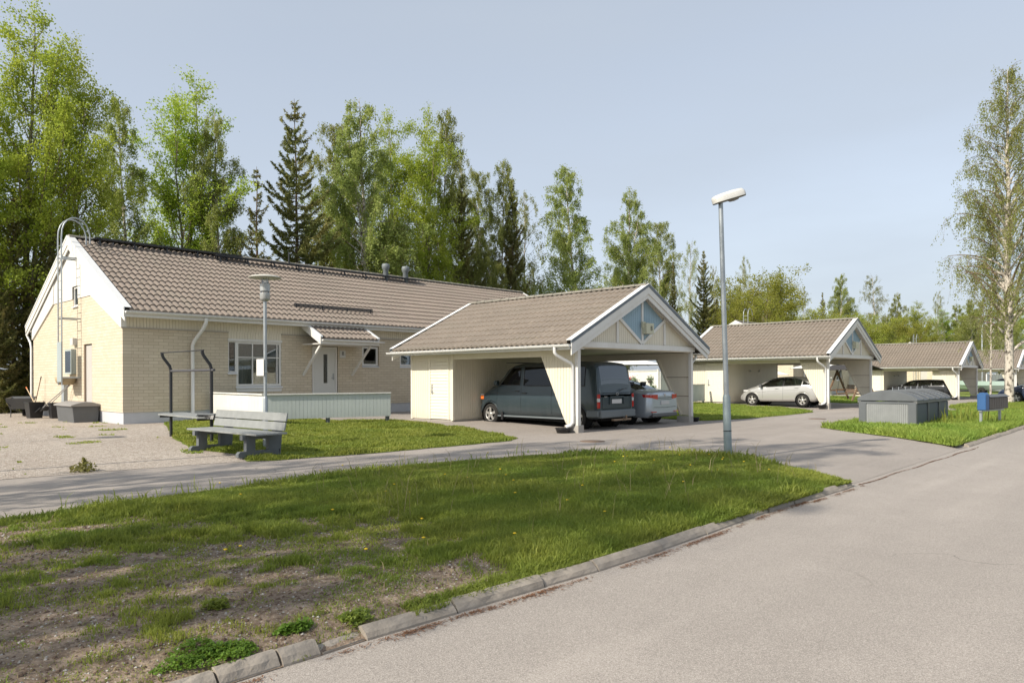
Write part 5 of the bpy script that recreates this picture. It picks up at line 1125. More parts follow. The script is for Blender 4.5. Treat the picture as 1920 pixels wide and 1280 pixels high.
def carpet_rack(loc):
    f = empty('carpet_rack', loc, 0, 'dark steel rug beating rack with a flat grey shelf behind the bench', 'rack')
    for y in (0, 2.2):
        MB().tube([(0, y, -.02), (0, y, 1.66), (-.03, y, 1.76), (-.17, y, 1.95), (-.2, y, 2.02), (-.2, y, 2.08)], .036, 12).build('post', DARKM, f)
    MB().tube([(0, -.14, 1.64), (0, 2.22, 1.64)], .028, 10).build('lower_rail', simple('rail_grey', (.07, .07, .078), .6), f)
    MB().tube([(-.2, -.08, 2.07), (-.2, 2.3, 2.07)], .013, 8).build('upper_rail', DARKM, f)
    m = MB(); m.prism([(-.40, -.2), (-.34, 2.1), (-.1, 2.3), (.3, 2.3), (.35, -.3), (-.1, -.4)], 2, .60, .635); m.build('shelf', BENCH, f)
    MB().box(-.3, .3, .02, .06, .54, .60).build('shelf_bracket', DARKM, f); MB().box(-.3, .3, 2.06, 2.10, .54, .60).build('shelf_bracket', DARKM, f)
carpet_rack((7.0, 15.63, .05))
b = empty('brush', (6.78, 15.35, .69), R(20), 'dark bristle brush lying on the shelf of the rug rack', 'brush'); MB().box(-.05, .05, -.25, .25, .03, .07).build('handle', BENCHD, b, .01)
m = MB(); rr = random.Random(3)
for _ in range(260): x, y = rr.uniform(-.07, .07), rr.uniform(-.26, .26); m.bar((x * .6, y, .03), (x * 1.2, y * 1.05, -.05), .008, .008)
m.build('bristles', BLACKP, b)

def garden_lamp(loc, label, sign=False, s=1.0):
    l = empty('garden_lamp', loc, 0, label, 'lamp post', 'short disc topped lamp posts')
    MB().tube([(0, 0, -.05), (0, 0, 1.05), (0, 0, 1.09)], [.055, .055, .04], 14).build('lower_pole', GALV, l)
    MB().tube([(0, 0, 1.09), (0, 0, 3.12)], .036, 14).build('pole', GALV, l)
    m = MB(); m.lathe([(0, 3.10), (.055, 3.10), (.09, 3.125), (.10, 3.14), (.102, 3.142), (.104, 3.146), (.104, 3.27), (.104, 3.272), (.1, 3.274), (.09, 3.274)]); m.lathe([(.09, 3.31), (.1, 3.31), (.104, 3.312), (.104, 3.316), (.104, 3.455), (.104, 3.459), (.1, 3.462), (.09, 3.462), (0, 3.463)]); m.build('lamp_body', simple('lamp_body' + str(loc[0]), (.42, .43, .43), .35, .4), l)
    MB().lathe([(.09, 3.27), (.09, 3.31)]).build('lamp_glass', GLASS, l); MB().lathe([(.06, 3.465), (.06, 3.58)]).build('lamp_glass', GLASS, l)
    m = MB(); [m.tube([(.085 * math.cos(t), .085 * math.sin(t), 3.46), (.085 * math.cos(t), .085 * math.sin(t), 3.6)], .006, 5) for t in (0, 1.57, 3.14, 4.71)]; m.build('cage_rods', GALV, l)
    MB().lathe([(0, 3.66), (.12, 3.655), (.27, 3.63), (.335, 3.60), (.335, 3.59), (.27, 3.61), (0, 3.63)], (0, 0, 0), 40).build('disc_shade', simple('shade' + str(loc[0]), (.50, .49, .44), .5), l)
    if sign:
        p = empty('notice_board', (0, 0, 0), R(-78)); p.parent = l
        MB().box(-.30 + .1, .02, -.062, -.052, 1.53, 1.88).build('plate', simple('notice_white', (.75, .74, .71), .5), p)
        for z, wv in ((1.84, .07), (1.82, .05), (1.78, .08), (1.70, .12), (1.64, .13), (1.58, .06)): MB().box(-.10 - wv / 2, -.10 + wv / 2, -.064, -.0625, z, z + .007).build('printed_line', simple('print_grey', (.3, .3, .3), .6) if 'print_grey' not in MATS else MATS['print_grey'], p)
        for zc_ in (1.8, 1.6): MB().tube([(.045 * math.cos(t), .045 * math.sin(t), zc_) for t in [.5 * k for k in range(14)]], .01, 5, False).build('clamp', GALV, p)
    return l
garden_lamp((7.52, 14.22, .03), 'galvanised garden lamp with a white notice, standing behind the bench', True)
garden_lamp((70.0, 19.8, -.15), 'small distant garden lamp in front of the third carport roof')
garden_lamp((1.45, 19.15, .06), 'garden lamp beside the gravel yard left of the view')
def street_lamp(loc, label, lean=(-.0, 0), rz=0, h=4.66):
    l = empty('street_lamp', loc, rz, label, 'street lamp', 'street lamps with long white heads')
    lx, ly = lean
    MB().tube([(0, 0, -.1), (lx * .25, ly * .25, 1.13), (lx * .26, ly * .26, 1.18)], [.072, .068, .05], 18).build('lower_pole', GALVP, l)
    MB().tube([(lx * .26, ly * .26, 1.17), (lx, ly, h)], [.047, .04], 14).build('pole', GALV, l)
    MB().tube([(lx * .11, ly * .11, .52), (lx * .115, ly * .115, .535)], .0735, 18).build('hatch_joint', DARKM, l)
    hd = empty('lamp_head', (lx, ly, h), 0); hd.parent = l; hd.rotation_euler = (0, R(-18), 0)
    # long tapered hood along +x
    st = [(-.13, .06, .10), (-.11, .10, .145), (.03, .115, .165), (.28, .13, .175), (.43, .125, .165), (.49, .10, .12), (.51, .06, .07)]; V = []; n = 0
    for x, w_, hh in st:
        hh *= .85; ring = [(-w_, 0), (-w_ * .98, hh * .6), (-w_ * .75, hh * .93), (0, hh), (w_ * .75, hh * .93), (w_ * .98, hh * .6), (w_, 0)]; n = len(ring); V += [(x, y, z) for y, z in ring]
    F = [(i * n + k, i * n + k + 1, (i + 1) * n + k + 1, (i + 1) * n + k) for i in range(len(st) - 1) for k in range(n - 1)] + [tuple(range(n)), tuple(range((len(st) - 1) * n, len(st) * n))]
    MB().add(V, F, True).build('hood', LAMPG, hd)
    V = []; 
    for x, w_, hh in st: V += [(x, -w_, -.002), (x, -w_ * .8, -.02), (x, w_ * .8, -.02), (x, w_, -.002)]
    MB().add(V, [(i * 4 + k, i * 4 + k + 1, i * 4 + 5 + k, i * 4 + 4 + k) for i in range(len(st) - 1) for k in range(3)]).build('base_plate', simple('lamp_underside' + str(loc[0]), (.16, .15, .13), .6), hd)
    MB().lathe([(0, -.055), (.08, -.045), (.11, -.02)], (.28, 0, 0), 16).build('lens', GREYL, hd)
    return l
street_lamp((12.14, 6.06, .0), 'tall galvanised street lamp at the corner of the grass verge', (-.10, .06), R(-30))
street_lamp((.55, 14.25, .0), 'street lamp standing left of the view beside the gravel yard', (0, 0), R(90))
# distant lamp with a bent arm
l = empty('street_lamp', (104, 18.5, -.2), 0, 'distant hooked lamp post rising over the third carport roof', 'street lamp')
MB().tube([(0, 0, 0), (0, 0, 7.6), (.15, -.1, 8.0), (.6, -.4, 8.2), (1.5, -1.0, 8.2)], .09, 8).build('pole', GALV, l); MB().box(1.2, 2.2, -1.5, -1.0, 8.15, 8.35).build('lamp_head', GALV, l)

# ------------------------------------------------------------------ waste bin island
def bins(loc, rz):
    b = empty('bin_shelter', loc, rz, 'row of grey deep waste containers with arched lids on the grass island', 'waste containers')
    # local: x along the row (away), y across (0 near right corner side -> 2.1 left)
    L, D, z1 = 3.9, 1.53, .74
    m = MB(); m.box(0.0, L, 0, D, -.05, .03); m.build('base_slab', CONC, b)
    m = MB(); m.box(.02, .04, .2, D - .2, .12, z1 - .07)
    n = 20
    for i in range(n): y = .22 + (D - .44) * i / n; m.box(.004, .022, y, y + (D - .44) / n * .72, .10, z1 - .06)
    m.build('ribbed_panel', simple('ribbed_grey', (.25, .26, .265), .5, .1, .5, 0, .2, 4), b)
    m = MB(); m.box(-.01, .06, 0, .2, .04, z1); m.box(-.01, .06, D - .2, D, .04, z1); m.box(-.008, .058, .2, D - .2, .04, .10); m.box(-.008, .058, .2, D - .2, z1 - .06, z1); m.build('end_frame', simple('frame_grey', (.11, .12, .13), .5), b)
    for k in range(3):
        x0 = .06 + k * 1.28; m = MB(); m.box(x0 + .07, x0 + 1.2, .02, .05, .08, z1 - .06); m.build('side_panel', SLATE, b); m = MB(); m.box(x0 + .07, x0 + 1.2, D - .05, D - .02, .08, z1 - .06); m.build('side_panel', SLATE, b)
        m = MB(); m.box(x0 - .06, x0 + .07, -.01, .05, .03, z1 - .04); m.build('side_post', MATS['frame_grey'] if 'frame_grey' in MATS else GREYP, b)
    m = MB(); m.box(0, L, -.03, .06, z1 - .04, z1 + .04); m.box(0, L, D - .06, D + .03, z1 - .04, z1 + .04); m.box(L - .05, L, .06, D - .06, .04, z1); m.build('top_rail', simple('rail_pale', (.17, .17, .165), .5), b)
    for k in range(3):
        x0 = .0 + k * 1.3; V = []; F = []; n = 16
        prof = []
        for i in range(n + 1):
            t = i / n; y = -.04 + (D + .08) * t; z = z1 + .06 + .25 * math.sin(math.pi * t) ** .75; prof.append((y, z))
        poly = prof + [(D + .04, z1 + .02), (-.04, z1 + .02)]
        m = MB(); m.prism(poly, 0, x0 - .02, x0 + .63); m.build('lid', GREYLID, b, .01); m = MB(); m.prism([(y, z - .012) for y, z in poly], 0, x0 + .65, x0 + 1.27); m.build('lid', GREYLID, b, .01)
        for xx in (x0 + .02, x0 + .60, x0 + .69, x0 + 1.24):
            m = MB()
            for i in range(n): m.bar((xx, prof[i][0], prof[i][1] + .012), (xx, prof[i + 1][0], prof[i + 1][1] + .012), .04, .03)
            m.build('lid_rib', GREYLID, b)
        MB().tube([(x0 + .3, D * .45, z1 + .3), (x0 + .3, D * .45, z1 + .42)], .012, 6).tube([(x0 + .9, D * .45, z1 + .3), (x0 + .9, D * .45, z1 + .42)], .012, 6).build('lid_handle', GALV, b)
SLATE = simple('slate_side', (.075, .095, .125), .55)
GREYLID = simple('faded_lid_grey', (.11, .12, .13), .55, 0, .4, 0, .25, 3)
bins((22.72, 5.64, .02), 0)
def mailboxes(loc, rz):
    b = empty('mailbox_row', loc, rz, 'blue letter box heading a row of grey brown mailboxes on posts', 'mailboxes')
    for x in (.08, 1.5): MB().box(x - .03, x + .03, .02, .08, -.1, .56).build('post', GALV, b)
    m = MB(); m.prism([(-.2, .46), (.22, .46), (.22, .98), (.14, 1.06), (-.14, 1.06), (-.2, .96)], 0, -.02, .30) if False else m.prism([(-.11, .50), (.11, .50), (.11, .95), (.05, 1.0), (-.07, 1.0), (-.11, .94)], 0, -.03, .24); m.build('blue_letter_box', DBLUE, b, .012)
    for k in range(8): x = .30 + k * .18; m = MB(); m.prism([(-.10, .52), (.11, .52), (.11, .86), (.0, .92), (-.10, .84)], 0, x, x + .165); m.build('mailbox', BROWNM, b, .006)
    MB().prism([(-.13, .86), (.0, .93), (.14, .875), (.14, .89), (0, .945), (-.13, .875)], 0, .285, 1.75).build('roof_sheet', GREYP, b)
    MB().box(0, 1.7, .0, .08, .46, .50).build('crossbar', GALV, b)
mailboxes((24.1, 4.30, .02), R(-9))

# ------------------------------------------------------------------ by the gable
def grit_box(loc):
    g = empty('grit_box', loc, 0, 'dark grey grit box with an arched pale lid against the gable wall', 'grit box'); m = MB()
    m.prism([(.06, 0), (.74, 0), (.78, .58), (.0, .58)], 1, 0.05, 1.75); m.build('box', GREYP, g, .01)
    V = []; n = 10
    poly = [(-.06 + .9 * i / n, .62 + .1 * math.sin(math.pi * i / n)) for i in range(n + 1)] + [(.84, .575), (-.06, .575)]
    m = MB(); m.prism(poly, 1, -.03, 1.83); m.build('lid', GREYL, g, .01)
grit_box((7.05, 25.62, .06))
def wheelie(loc, rz, label, h=.78, w_=.42):
    b = empty('plastic_tub', loc, rz, label, 'tub'); V = []; m = MB()
    a = .72 * w_ / 2; c = w_ / 2
    m.add([(-a, -a, 0), (a, -a, 0), (a, a, 0), (-a, a, 0), (-c, -c, h), (c, -c, h), (c, c, h), (-c, c, h), (-c * .9, -c * .9, h), (c * .9, -c * .9, h), (c * .9, c * .9, h), (-c * .9, c * .9, h), (-a * .9, -a * .9, .03), (a * .9, -a * .9, .03), (a * .9, a * .9, .03), (-a * .9, a * .9, .03)],
          [(0, 1, 2, 3)] + [(i, (i + 1) % 4, 4 + (i + 1) % 4, 4 + i) for i in range(4)] + [(4 + i, 4 + (i + 1) % 4, 8 + (i + 1) % 4, 8 + i) for i in range(4)] + [(8 + i, 8 + (i + 1) % 4, 12 + (i + 1) % 4, 12 + i) for i in range(4)] + [(12, 13, 14, 15)]); m.build('tub', BLACKP, b, .01)
    m = MB(); m.tube([(-c, -c, h), (c, -c, h), (c, c, h), (-c, c, h), (-c, -c, h)], .018, 6, False); m.build('rim', BLACKP, b)
wheelie((7.05, 30.0, .06), R(5), 'black plastic tub with tools, next to the grit box', .62, .5)
wheelie((7.5, 29.2, .06), R(0), 'smaller black tub nearest the ladder foot', .6, .4)
def wheelbarrow(loc, rz):
    b = empty('wheelbarrow', loc, rz, 'dark wheelbarrow tipped up against the house corner', 'wheelbarrow')
    m = MB(); m.add([(-.3, -.3, .35), (.5, -.25, .35), (.5, .25, .35), (-.3, .3, .35), (-.5, -.42, .75), (.75, -.4, .8), (.75, .4, .8), (-.5, .42, .75)], [(0, 1, 2, 3)] + [(i, (i + 1) % 4, 4 + (i + 1) % 4, 4 + i) for i in range(4)]); m.build('tray', GREYP, b)
    MB().lathe([(.12, -.04), (.19, -.04), (.2, 0), (.19, .04), (.12, .04)], (.75, 0, .2), 18, 'y').build('wheel', RUBBER, b)
    for y in (-.28, .28): MB().tube([(.75, y * .3, .2), (.1, y, .34), (-1.0, y * 1.1, .65)], .018, 6).build('handle', DARKM, b); MB().tube([(-.2, y, .35), (-.3, y, 0)], .015, 6).build('leg', DARKM, b)
wheelbarrow((7.0, 31.6, .06), R(70))
def shovel(p, q, label, c=None):
    s_ = empty('shovel', p, 0, label, 'shovel', 'tools leaning by the gable'); q = Vector(q) - Vector(p); MB().tube([(0, 0, 0), tuple(q)], .016, 6).build('handle', c or WOODL, s_)
    d = q.normalized(); MB().bar(tuple(-d * .28), (0, 0, 0), .24, .02).build('blade', DARKM, s_); MB().tube([tuple(q), tuple(q + d * .12)], .02, 6).build('grip', ORANGE if c is None else BLACKP, s_)
shovel((7.15, 30.1, .5), (7.1, 31.2, 1.15), 'shovel with orange grip sticking out of the black tub')
shovel((7.3, 29.3, .55), (7.72, 28.2, 1.35), 'pale handled shovel leaning on the gable beside the ladder', GREYL)
shovel((7.2, 29.55, .5), (7.72, 28.5, 1.3), 'second pale handled shovel leaning on the gable', GREYL)
shovel((7.5, 32.0, .35), (7.7, 31.9, 1.5), 'dark rake standing upright by the far house corner', WOOD)

# boat on a trailer past the third carport
bt = empty('boat', (76, 14.1, -.1), R(95), 'pale green motor boat on a trailer beyond the third carport', 'boat')
m = MB(); V = []; n = 9
stn = [(-2.6, .85, .35), (-1.5, .95, .3), (0, .98, .3), (1.2, .85, .36), (2.2, .5, .55), (2.9, .03, .95)]
for x, w_, kz in stn:
    for y, z in ((-w_, 1.12 + .04 * max(0, x)), (-w_ * .9, .75 + .1 * max(0, x) * .5), (-w_ * .5, kz + .1), (0, kz), (w_ * .5, kz + .1), (w_ * .9, .75 + .1 * max(0, x) * .5), (w_, 1.12 + .04 * max(0, x))): V.append((x, y, z))
F = [(i * 7 + k, i * 7 + k + 1, i * 7 + 8 + k, i * 7 + 7 + k) for i in range(5) for k in range(6)] + [tuple(range(7))] + [(i * 7, (i + 1) * 7, (i + 1) * 7 + 6, i * 7 + 6) for i in range(5)]
m.add(V, F).build('hull', BOATG, bt)
tr_ = empty('boat_trailer', (76, 14.1, -.1), R(95), 'low galvanised trailer under the pale green boat', 'trailer'); MB().bar((-2.6, -.4, .3), (3.4, 0, .4), .06, .08).bar((-2.6, .4, .3), (3.4, 0, .4), .06, .08).bar((-.6, -.9, .3), (-.6, .9, .3), .06, .06).build('frame', GALV, tr_)
for y in (-.95, .95): MB().lathe([(.1, -.08), (.28, -.08), (.3, 0), (.28, .08), (.1, .08)], (-.6, y, .28), 16, 'y').build('wheel', RUBBER, tr_)
# flat details of the driveway: drain lid
m = MB(); m.lathe([(0, .004), (.3, .004), (.3, 0)], (0, 0, 0), 24); mo = m.build('manhole_cover', simple('rusty_iron', (.16, .11, .08), .8)); mo.location = (13.6, 10.2, .001); tag(mo, 'rusty round manhole cover in the driveway asphalt', 'manhole cover')
m = MB(); m.lathe([(0, .004), (.3, .004), (.3, 0)], (0, 0, 0), 24); mo = m.build('manhole_cover', MATS['rusty_iron']); mo.location = (26.0, 9.6, .001); tag(mo, 'rusty round manhole cover between the two carports', 'manhole cover')

# ------------------------------------------------------------------ trees
# limbs are grown as polylines from a wobbling trunk; leaves sit on hanging or ascending twigs in the crown volume
def np_tubes(segs, nside=5):
    """segs: list of (P0,P1,r0,r1) arrays -> one mesh of tapered prisms"""
    P0 = np.array([s[0] for s in segs]); P1 = np.array([s[1] for s in segs]); r0 = np.array([s[2] for s in segs]); r1 = np.array([s[3] for s in segs])
    d = P1 - P0; d /= np.linalg.norm(d, axis=1)[:, None] + 1e-9; ref = np.where(np.abs(d[:, 2:3]) < .9, np.array([[0, 0, 1.]]), np.array([[1., 0, 0]]))
    u = np.cross(d, ref); u /= np.linalg.norm(u, axis=1)[:, None]; v = np.cross(d, u); t = np.arange(nside) * 2 * np.pi / nside
    o = u[:, None] * np.cos(t)[None, :, None] + v[:, None] * np.sin(t)[None, :, None]
    V = np.concatenate([P0[:, None] + o * r0[:, None, None], P1[:, None] + o * r1[:, None, None]], 1)
    k = np.arange(nside); F = np.stack([k, (k + 1) % nside, nside + (k + 1) % nside, nside + k], 1)
    F = (np.arange(len(segs)) * 2 * nside)[:, None, None] + F[None]
    return V.reshape(-1, 3), F.reshape(-1, 4)
def grow(kind, seed, H, W, nleaf, lsize, mat, bark, clear=.12, limbs=70, droop=0., up=.9, shape=None, trunk_r=.16, lean=.02, holes=.38, stems=1, extra=(), twig=1.):
    r = np.random.default_rng(seed); segs = []; fine = []; T = []; leaves = []
    shape = shape or (lambda t: math.sin(math.pi * min(1, (t * .93 + .05))) ** .7)
    for si in range(stems):
        Hs = H * (1 - .12 * si); off = np.array([r.normal(0, .25) * si, r.normal(0, .25) * si, 0]); ang = r.uniform(0, 6.28); ln = lean * H * (1 + 2.2 * si)
        n = 16; ts = np.linspace(0, 1, n + 1); wob_ = np.cumsum(r.normal(0, .05, (n + 1, 2)), 0) * H / 18
        T = np.stack([off[0] + np.cos(ang) * ln * ts ** 1.5 + wob_[:, 0] * ts, off[1] + np.sin(ang) * ln * ts ** 1.5 + wob_[:, 1] * ts, Hs * ts], 1)
        rad = trunk_r * (1 - .3 * si) * (1 - ts) ** .85 + .012
        for i in range(n): segs.append((T[i], T[i + 1], rad[i], rad[i + 1]))
        nl = limbs // stems; wl = []
        for k in range(nl):
            t = clear + (1 - clear) * ((k + r.uniform(0, 1)) / nl) ** .9; t = min(t, .985); c = (t - clear) / (1 - clear)
            b = np.array([np.interp(t, ts, T[:, j]) for j in range(3)]); a = k * 2.4 + r.normal(0, .5)
            Lr = W / 2 * shape(c) * r.uniform(.55, 1.15) + .15; m = 6; P = [b]; e = up * (1 - .25 * r.random()) ; d = np.array([math.cos(a) * math.cos(e), math.sin(a) * math.cos(e), math.sin(e)])
            st_ = Lr / math.cos(e) / m
            for j in range(m):
                d = d + r.normal(0, .10, 3) + np.array([0, 0, -droop * (j / m) * .55]); d /= np.linalg.norm(d); P.append(P[-1] + d * st_)
            r0 = max(.010, trunk_r * (1 - t) * .42 + .006)
            for j in range(m): (segs if j < 2 and r0 > .02 else fine).append((P[j], P[j + 1], r0 * (1 - j / m) + .004, r0 * (1 - (j + 1) / m) + .003))
            wl.append((np.array(P), Lr, c))
        tot = sum(w_[1] for w_ in wl)
        for P, Lr, c in wl:
            cnt = int(nleaf / stems * Lr / tot); ntw = max(3, int(cnt / (34 if droop < .3 else 30))); keep = r.uniform(0, 1)
            if keep < holes * .35: cnt = int(cnt * .3); ntw = max(2, ntw // 3)
            for q in range(ntw):
                f = r.uniform(.18, 1) ** .75 * (len(P) - 1); i = min(int(f), len(P) - 2); p0 = P[i] + (P[i + 1] - P[i]) * (f - i)
                ng = max(4, int(cnt / ntw * r.uniform(.4, 1.7)))
                if droop >= .3:      # hanging strands
                    tl = (.5 + 1.5 * r.random() ** 1.5) * twig * (.55 + .45 * (1 - c)); dd = r.normal(0, .25, 3); dd[2] = -1; s_ = r.uniform(0, 1, ng)
                    pts = p0 + dd * (s_ * tl)[:, None] + r.normal(0, .085, (ng, 3)) * (1.25 - .5 * s_)[:, None]
                else:                # rising leafy shoots
                    tl = .35 + .8 * r.random(); dd = r.normal(0, .6, 3); dd[2] = abs(dd[2]) + .35; dd /= np.linalg.norm(dd); s_ = r.uniform(0, 1, ng)
                    pts = p0 + dd * (s_ * tl)[:, None] + r.normal(0, .15, (ng, 3)) * np.array([1, 1, .8])
                leaves.append(pts)
                if q % 2 == 0: fine.append((p0, p0 + dd * tl * .8, .006, .003))
    for e_ in extra: segs.append((np.array(e_[0]), np.array(e_[1]), e_[2], e_[3]))
    P = np.concatenate(leaves); root = empty(kind, (0, -500, 0)); V, F = np_tubes(segs, 7)
    np_mesh('trunk', V, F, bark, root, True); V, F = np_tubes(fine, 4); np_mesh('branches', V, F, TWIG, root, True)
    V, F = leafquads(P, lsize, r, 0, droop); np_mesh('crown', V, F, mat, root); return root
def spruce(seed, H, W, nleaf, lsize, clear=.05, sparse=0., name='spruce_tree', mat=None):
    r = np.random.default_rng(seed); segs = []; ts = np.linspace(0, 1, 13); T = np.stack([np.cumsum(r.normal(0, .03, 13)), np.cumsum(r.normal(0, .03, 13)), H * ts], 1)
    rad = .16 * (1 - ts) + .012
    for i in range(12): segs.append((T[i], T[i + 1], rad[i], rad[i + 1]))
    nw = int(H / .36); br = []
    for k in range(nw):
        t = clear + (1 - clear) * (k + .5 * r.random()) / nw
        if t > .99: continue
        L0 = W / 2 * (1 - (t - clear) / (1 - clear)) ** .82 * min(1, .55 + (t - clear) * 5) + .12
        for a in np.arange(5) * 1.257 + k * .6 + r.normal(0, .25, 5):
            if r.random() < sparse + .12 * math.sin(k * 1.7): continue
            b = np.array([np.interp(t, ts, T[:, j]) for j in range(3)]); L1 = L0 * r.uniform(.5, 1.2) * (1 + .18 * math.sin(k * .9 + seed)); e = r.uniform(-.25, .15) + .55 * t; m = 5; P = [b]
            for j in range(m): s_ = (j + 1) / m; P.append(b + np.array([math.cos(a) * L1 * s_, math.sin(a) * L1 * s_, L1 * (math.sin(e) * s_ - .32 * math.sin(math.pi * s_) * .5 + .12 * s_ ** 3)]))
            for j in range(m): segs.append((P[j], P[j + 1], .022 * (1 - j / m) + .004, .022 * (1 - (j + 1) / m) + .003))
            br.append((np.array(P), L1, a))
    tot = sum(b[1] ** 1.4 for b in br); A = []
    for P, L1, a in br:
        n = int(nleaf * L1 ** 1.4 / tot) + 3; f = r.uniform(.05, 1, n) ** .7 * 5; i = np.minimum(f.astype(int), 4); p = P[i] + (P[np.minimum(i + 1, 5)] - P[i]) * (f - i)[:, None]
        lat = r.normal(0, 1, n) * L1 * .11 * (1.15 - f / 5); p = p + np.stack([-np.sin(a) * lat, np.cos(a) * lat, -np.abs(r.normal(0, .09, n)) - np.abs(lat) * .35], 1); A.append(p)
    P = np.concatenate(A); root = empty(name, (0, -500, 0)); V, F = np_tubes(segs, 5); np_mesh('trunk', V, F, BARK_S, root, True)
    n = len(P); t = r.normal(0, 1, (n, 3)); t[:, 2] = t[:, 2] * .4 - .5; t /= np.linalg.norm(t, axis=1)[:, None]; q = r.normal(0, 1, (n, 3)); b = np.cross(t, q); b /= np.linalg.norm(b, axis=1)[:, None]
    sz = (lsize * r.uniform(.6, 1.4, n))[:, None]; V = np.stack([P - t * sz, P + b * sz * .22, P + t * sz, P - b * sz * .22], 1).reshape(-1, 3)
    np_mesh('crown', V, np.arange(n * 4).reshape(-1, 4), mat or L_SPRUCE, root); return root
birch_sh = lambda t: (min(1, t * 3.2 + .35) * (1 - t) ** .55) * 1.0 + .05
tall_sh = lambda t: min(1, .5 + t * 1.8) * (1 - t ** 2.2) ** .8 + .06
PROTO = {}
point_sh = lambda t: min(1, t * 3 + .4) * (1 - t) ** .75 + .04
oval_sh = lambda t: min(1, .45 + t * 1.6) * (1 - t ** 1.5) ** .9 + .05
PROTO['birch_a'] = grow('birch_tree', 11, 18, 5.8, 50000, .087, L_BIRCH, BARK_B, .12, 76, .7, 1.0, point_sh, .15)
PROTO['birch_b'] = grow('birch_tree', 12, 18, 5.2, 44000, .087, L_BIRCH, BARK_B, .16, 64, .8, 1.1, birch_sh, .13, .03)
PROTO['birch_c'] = grow('birch_tree', 13, 18, 5.8, 68000, .087, L_BIRCH, BARK_B, .08, 90, .65, 1.05, oval_sh, .16, .02, .3, 2)
PROTO['birch_thin'] = grow('birch_tree', 14, 18, 4.6, 15000, .082, L_PALE, BARK_B, .2, 52, .6, 1.05, birch_sh, .11, .03)
PROTO['aspen_a'] = grow('aspen_tree', 21, 18, 8.6, 60000, .092, L_ASPEN, BARK_A, .12, 80, .05, 1.0, oval_sh, .18, .03, .5, 3)
PROTO['aspen_b'] = grow('aspen_tree', 22, 18, 5.4, 38000, .09, L_ASPEN, BARK_A, .15, 66, .1, 1.15, oval_sh, .13, .02, .5, 2)
PROTO['spruce_a'] = spruce(31, 18, 6.8, 34000, .14, .10, .24)
PROTO['spruce_b'] = spruce(32, 18, 6.0, 36000, .15, .03, .10)
PROTO['spruce_thin'] = spruce(33, 14, 3.4, 6000, .13, .12, .4)
PROTO['bush'] = grow('willow_bush', 41, 8, 8.0, 46000, .085, L_BUSH, BARK_A, .02, 90, .1, .8, lambda t: (1 - (2 * t - .75) ** 2 * .55) * .95, .12, .02, .3, 3)
PROTO['bigbirch'] = grow('birch_tree', 51, 19.3, 6.5, 50000, .07, L_BIRCH, BARK_B, .20, 130, .8, 1.0, lambda t: (1 - t) ** .8 * (.75 + .25 * min(1, t * 4)) + .09, .24, .015, .5, 1, [((0, 0, 2.9), (.5, -.5, 3.5), .10, .08), ((.5, -.5, 3.5), (1.6, -1.7, 4.1), .08, .06), ((1.6, -1.7, 4.1), (3.2, -3.4, 4.4), .06, .03)], 1.3)
used = {k: False for k in PROTO}
def put(key, x, y, h, wf=1., rz=None, label='', group='trees behind the houses', z=-.12):
    p = PROTO[key]; H0 = {'spruce_thin': 14, 'bush': 8, 'bigbirch': 19.3}.get(key, 18); o = p if not used[key] else copy_tree(p); used[key] = True
    s = h / H0; o.location = (x, y, z); o.scale = (s * wf, s * wf, s); rr = random.Random(int(x * 10 + y)); o.rotation_euler = (0, 0, rz if rz is not None else rr.uniform(0, 6.28))
    o['label'] = label; o['category'] = 'bush' if 'bush' in key else 'tree'
    if group: o['group'] = group
    elif 'group' in o: del o['group']
    return o
AC, AS_ = math.cos(CAM_A), math.sin(CAM_A)
def at(px, Y):
    """where the photo's column px meets the row of trees at depth Y"""
    u = (px - 960) / 1350.5; dx, dy = AC + u * AS_, AS_ - u * AC; return dx * Y / dy
def row(key, px, ytop, Y, wf, label, **k):
    x = at(px, Y); fw = x * AC + Y * AS_; roll = (px - 960) * .0038; h = 1.5 + fw * (707.7 - roll - ytop) / 1350.5 + .12
    return put(key, x, Y, h, wf, None, label, **k)
row('aspen_a', 48, 40, 38, .95, 'tallest bright green aspen at the far left edge')
row('birch_a', 240, 183, 43, .9, 'birch right behind the near end of the roof')
row('aspen_b', 125, 100, 39, .95, 'bright green aspen just left of the roof ladder')
row('aspen_a', -70, 90, 37, .9, 'aspen cut off by the left edge of the view')
row('spruce_b', 25, 370, 36.5, 1.0, 'dark spruce low at the far left behind the house corner')
row('spruce_b', -30, 300, 38.5, .9, 'dark spruce half hidden at the very left edge')
row('aspen_b', 350, 165, 44, 1.15, 'light green aspen left of the drooping birch')
row('birch_c', 412, 210, 42, .78, 'drooping birch with a soft crown left of the thin spruce')
row('spruce_thin', 485, 312, 40, 1.0, 'thin sparse spruce left of the tall spruce')
row('spruce_b', 452, 462, 40, .6, 'low dark spruce tip just above the ridge')
row('spruce_a', 560, 186, 42, 1.0, 'tall dark spruce with a long bare trunk standing free against the sky')
row('birch_b', 640, 235, 47, .95, 'slender birch right of the tall spruce')
row('birch_c', 688, 186, 42, 1.12, 'dense tall birch in the middle of the tree row')
row('aspen_b', 742, 235, 46, 1.0, 'yellow green aspen right of the dense birch')
row('aspen_b', 792, 225, 44, .95, 'bright aspen behind the rooftop vents')
row('birch_a', 828, 210, 45, .75, 'birch with a pointed top right of the aspens')
row('spruce_b', 866, 330, 44, .85, 'dark spruce under the pointed birch')
row('birch_thin', 868, 288, 47, .7, 'thin birch top over the dark spruce')
row('spruce_b', 655, 440, 46, .8, 'low spruce in shadow behind the dense birch')
row('spruce_b', 610, 420, 45, .7, 'low spruce beside the bare spruce trunk')
row('birch_b', 905, 325, 46, .85, 'left birch of the clump over the far roof end')
row('birch_a', 942, 305, 44, .75, 'tallest birch of the clump over the far roof end')
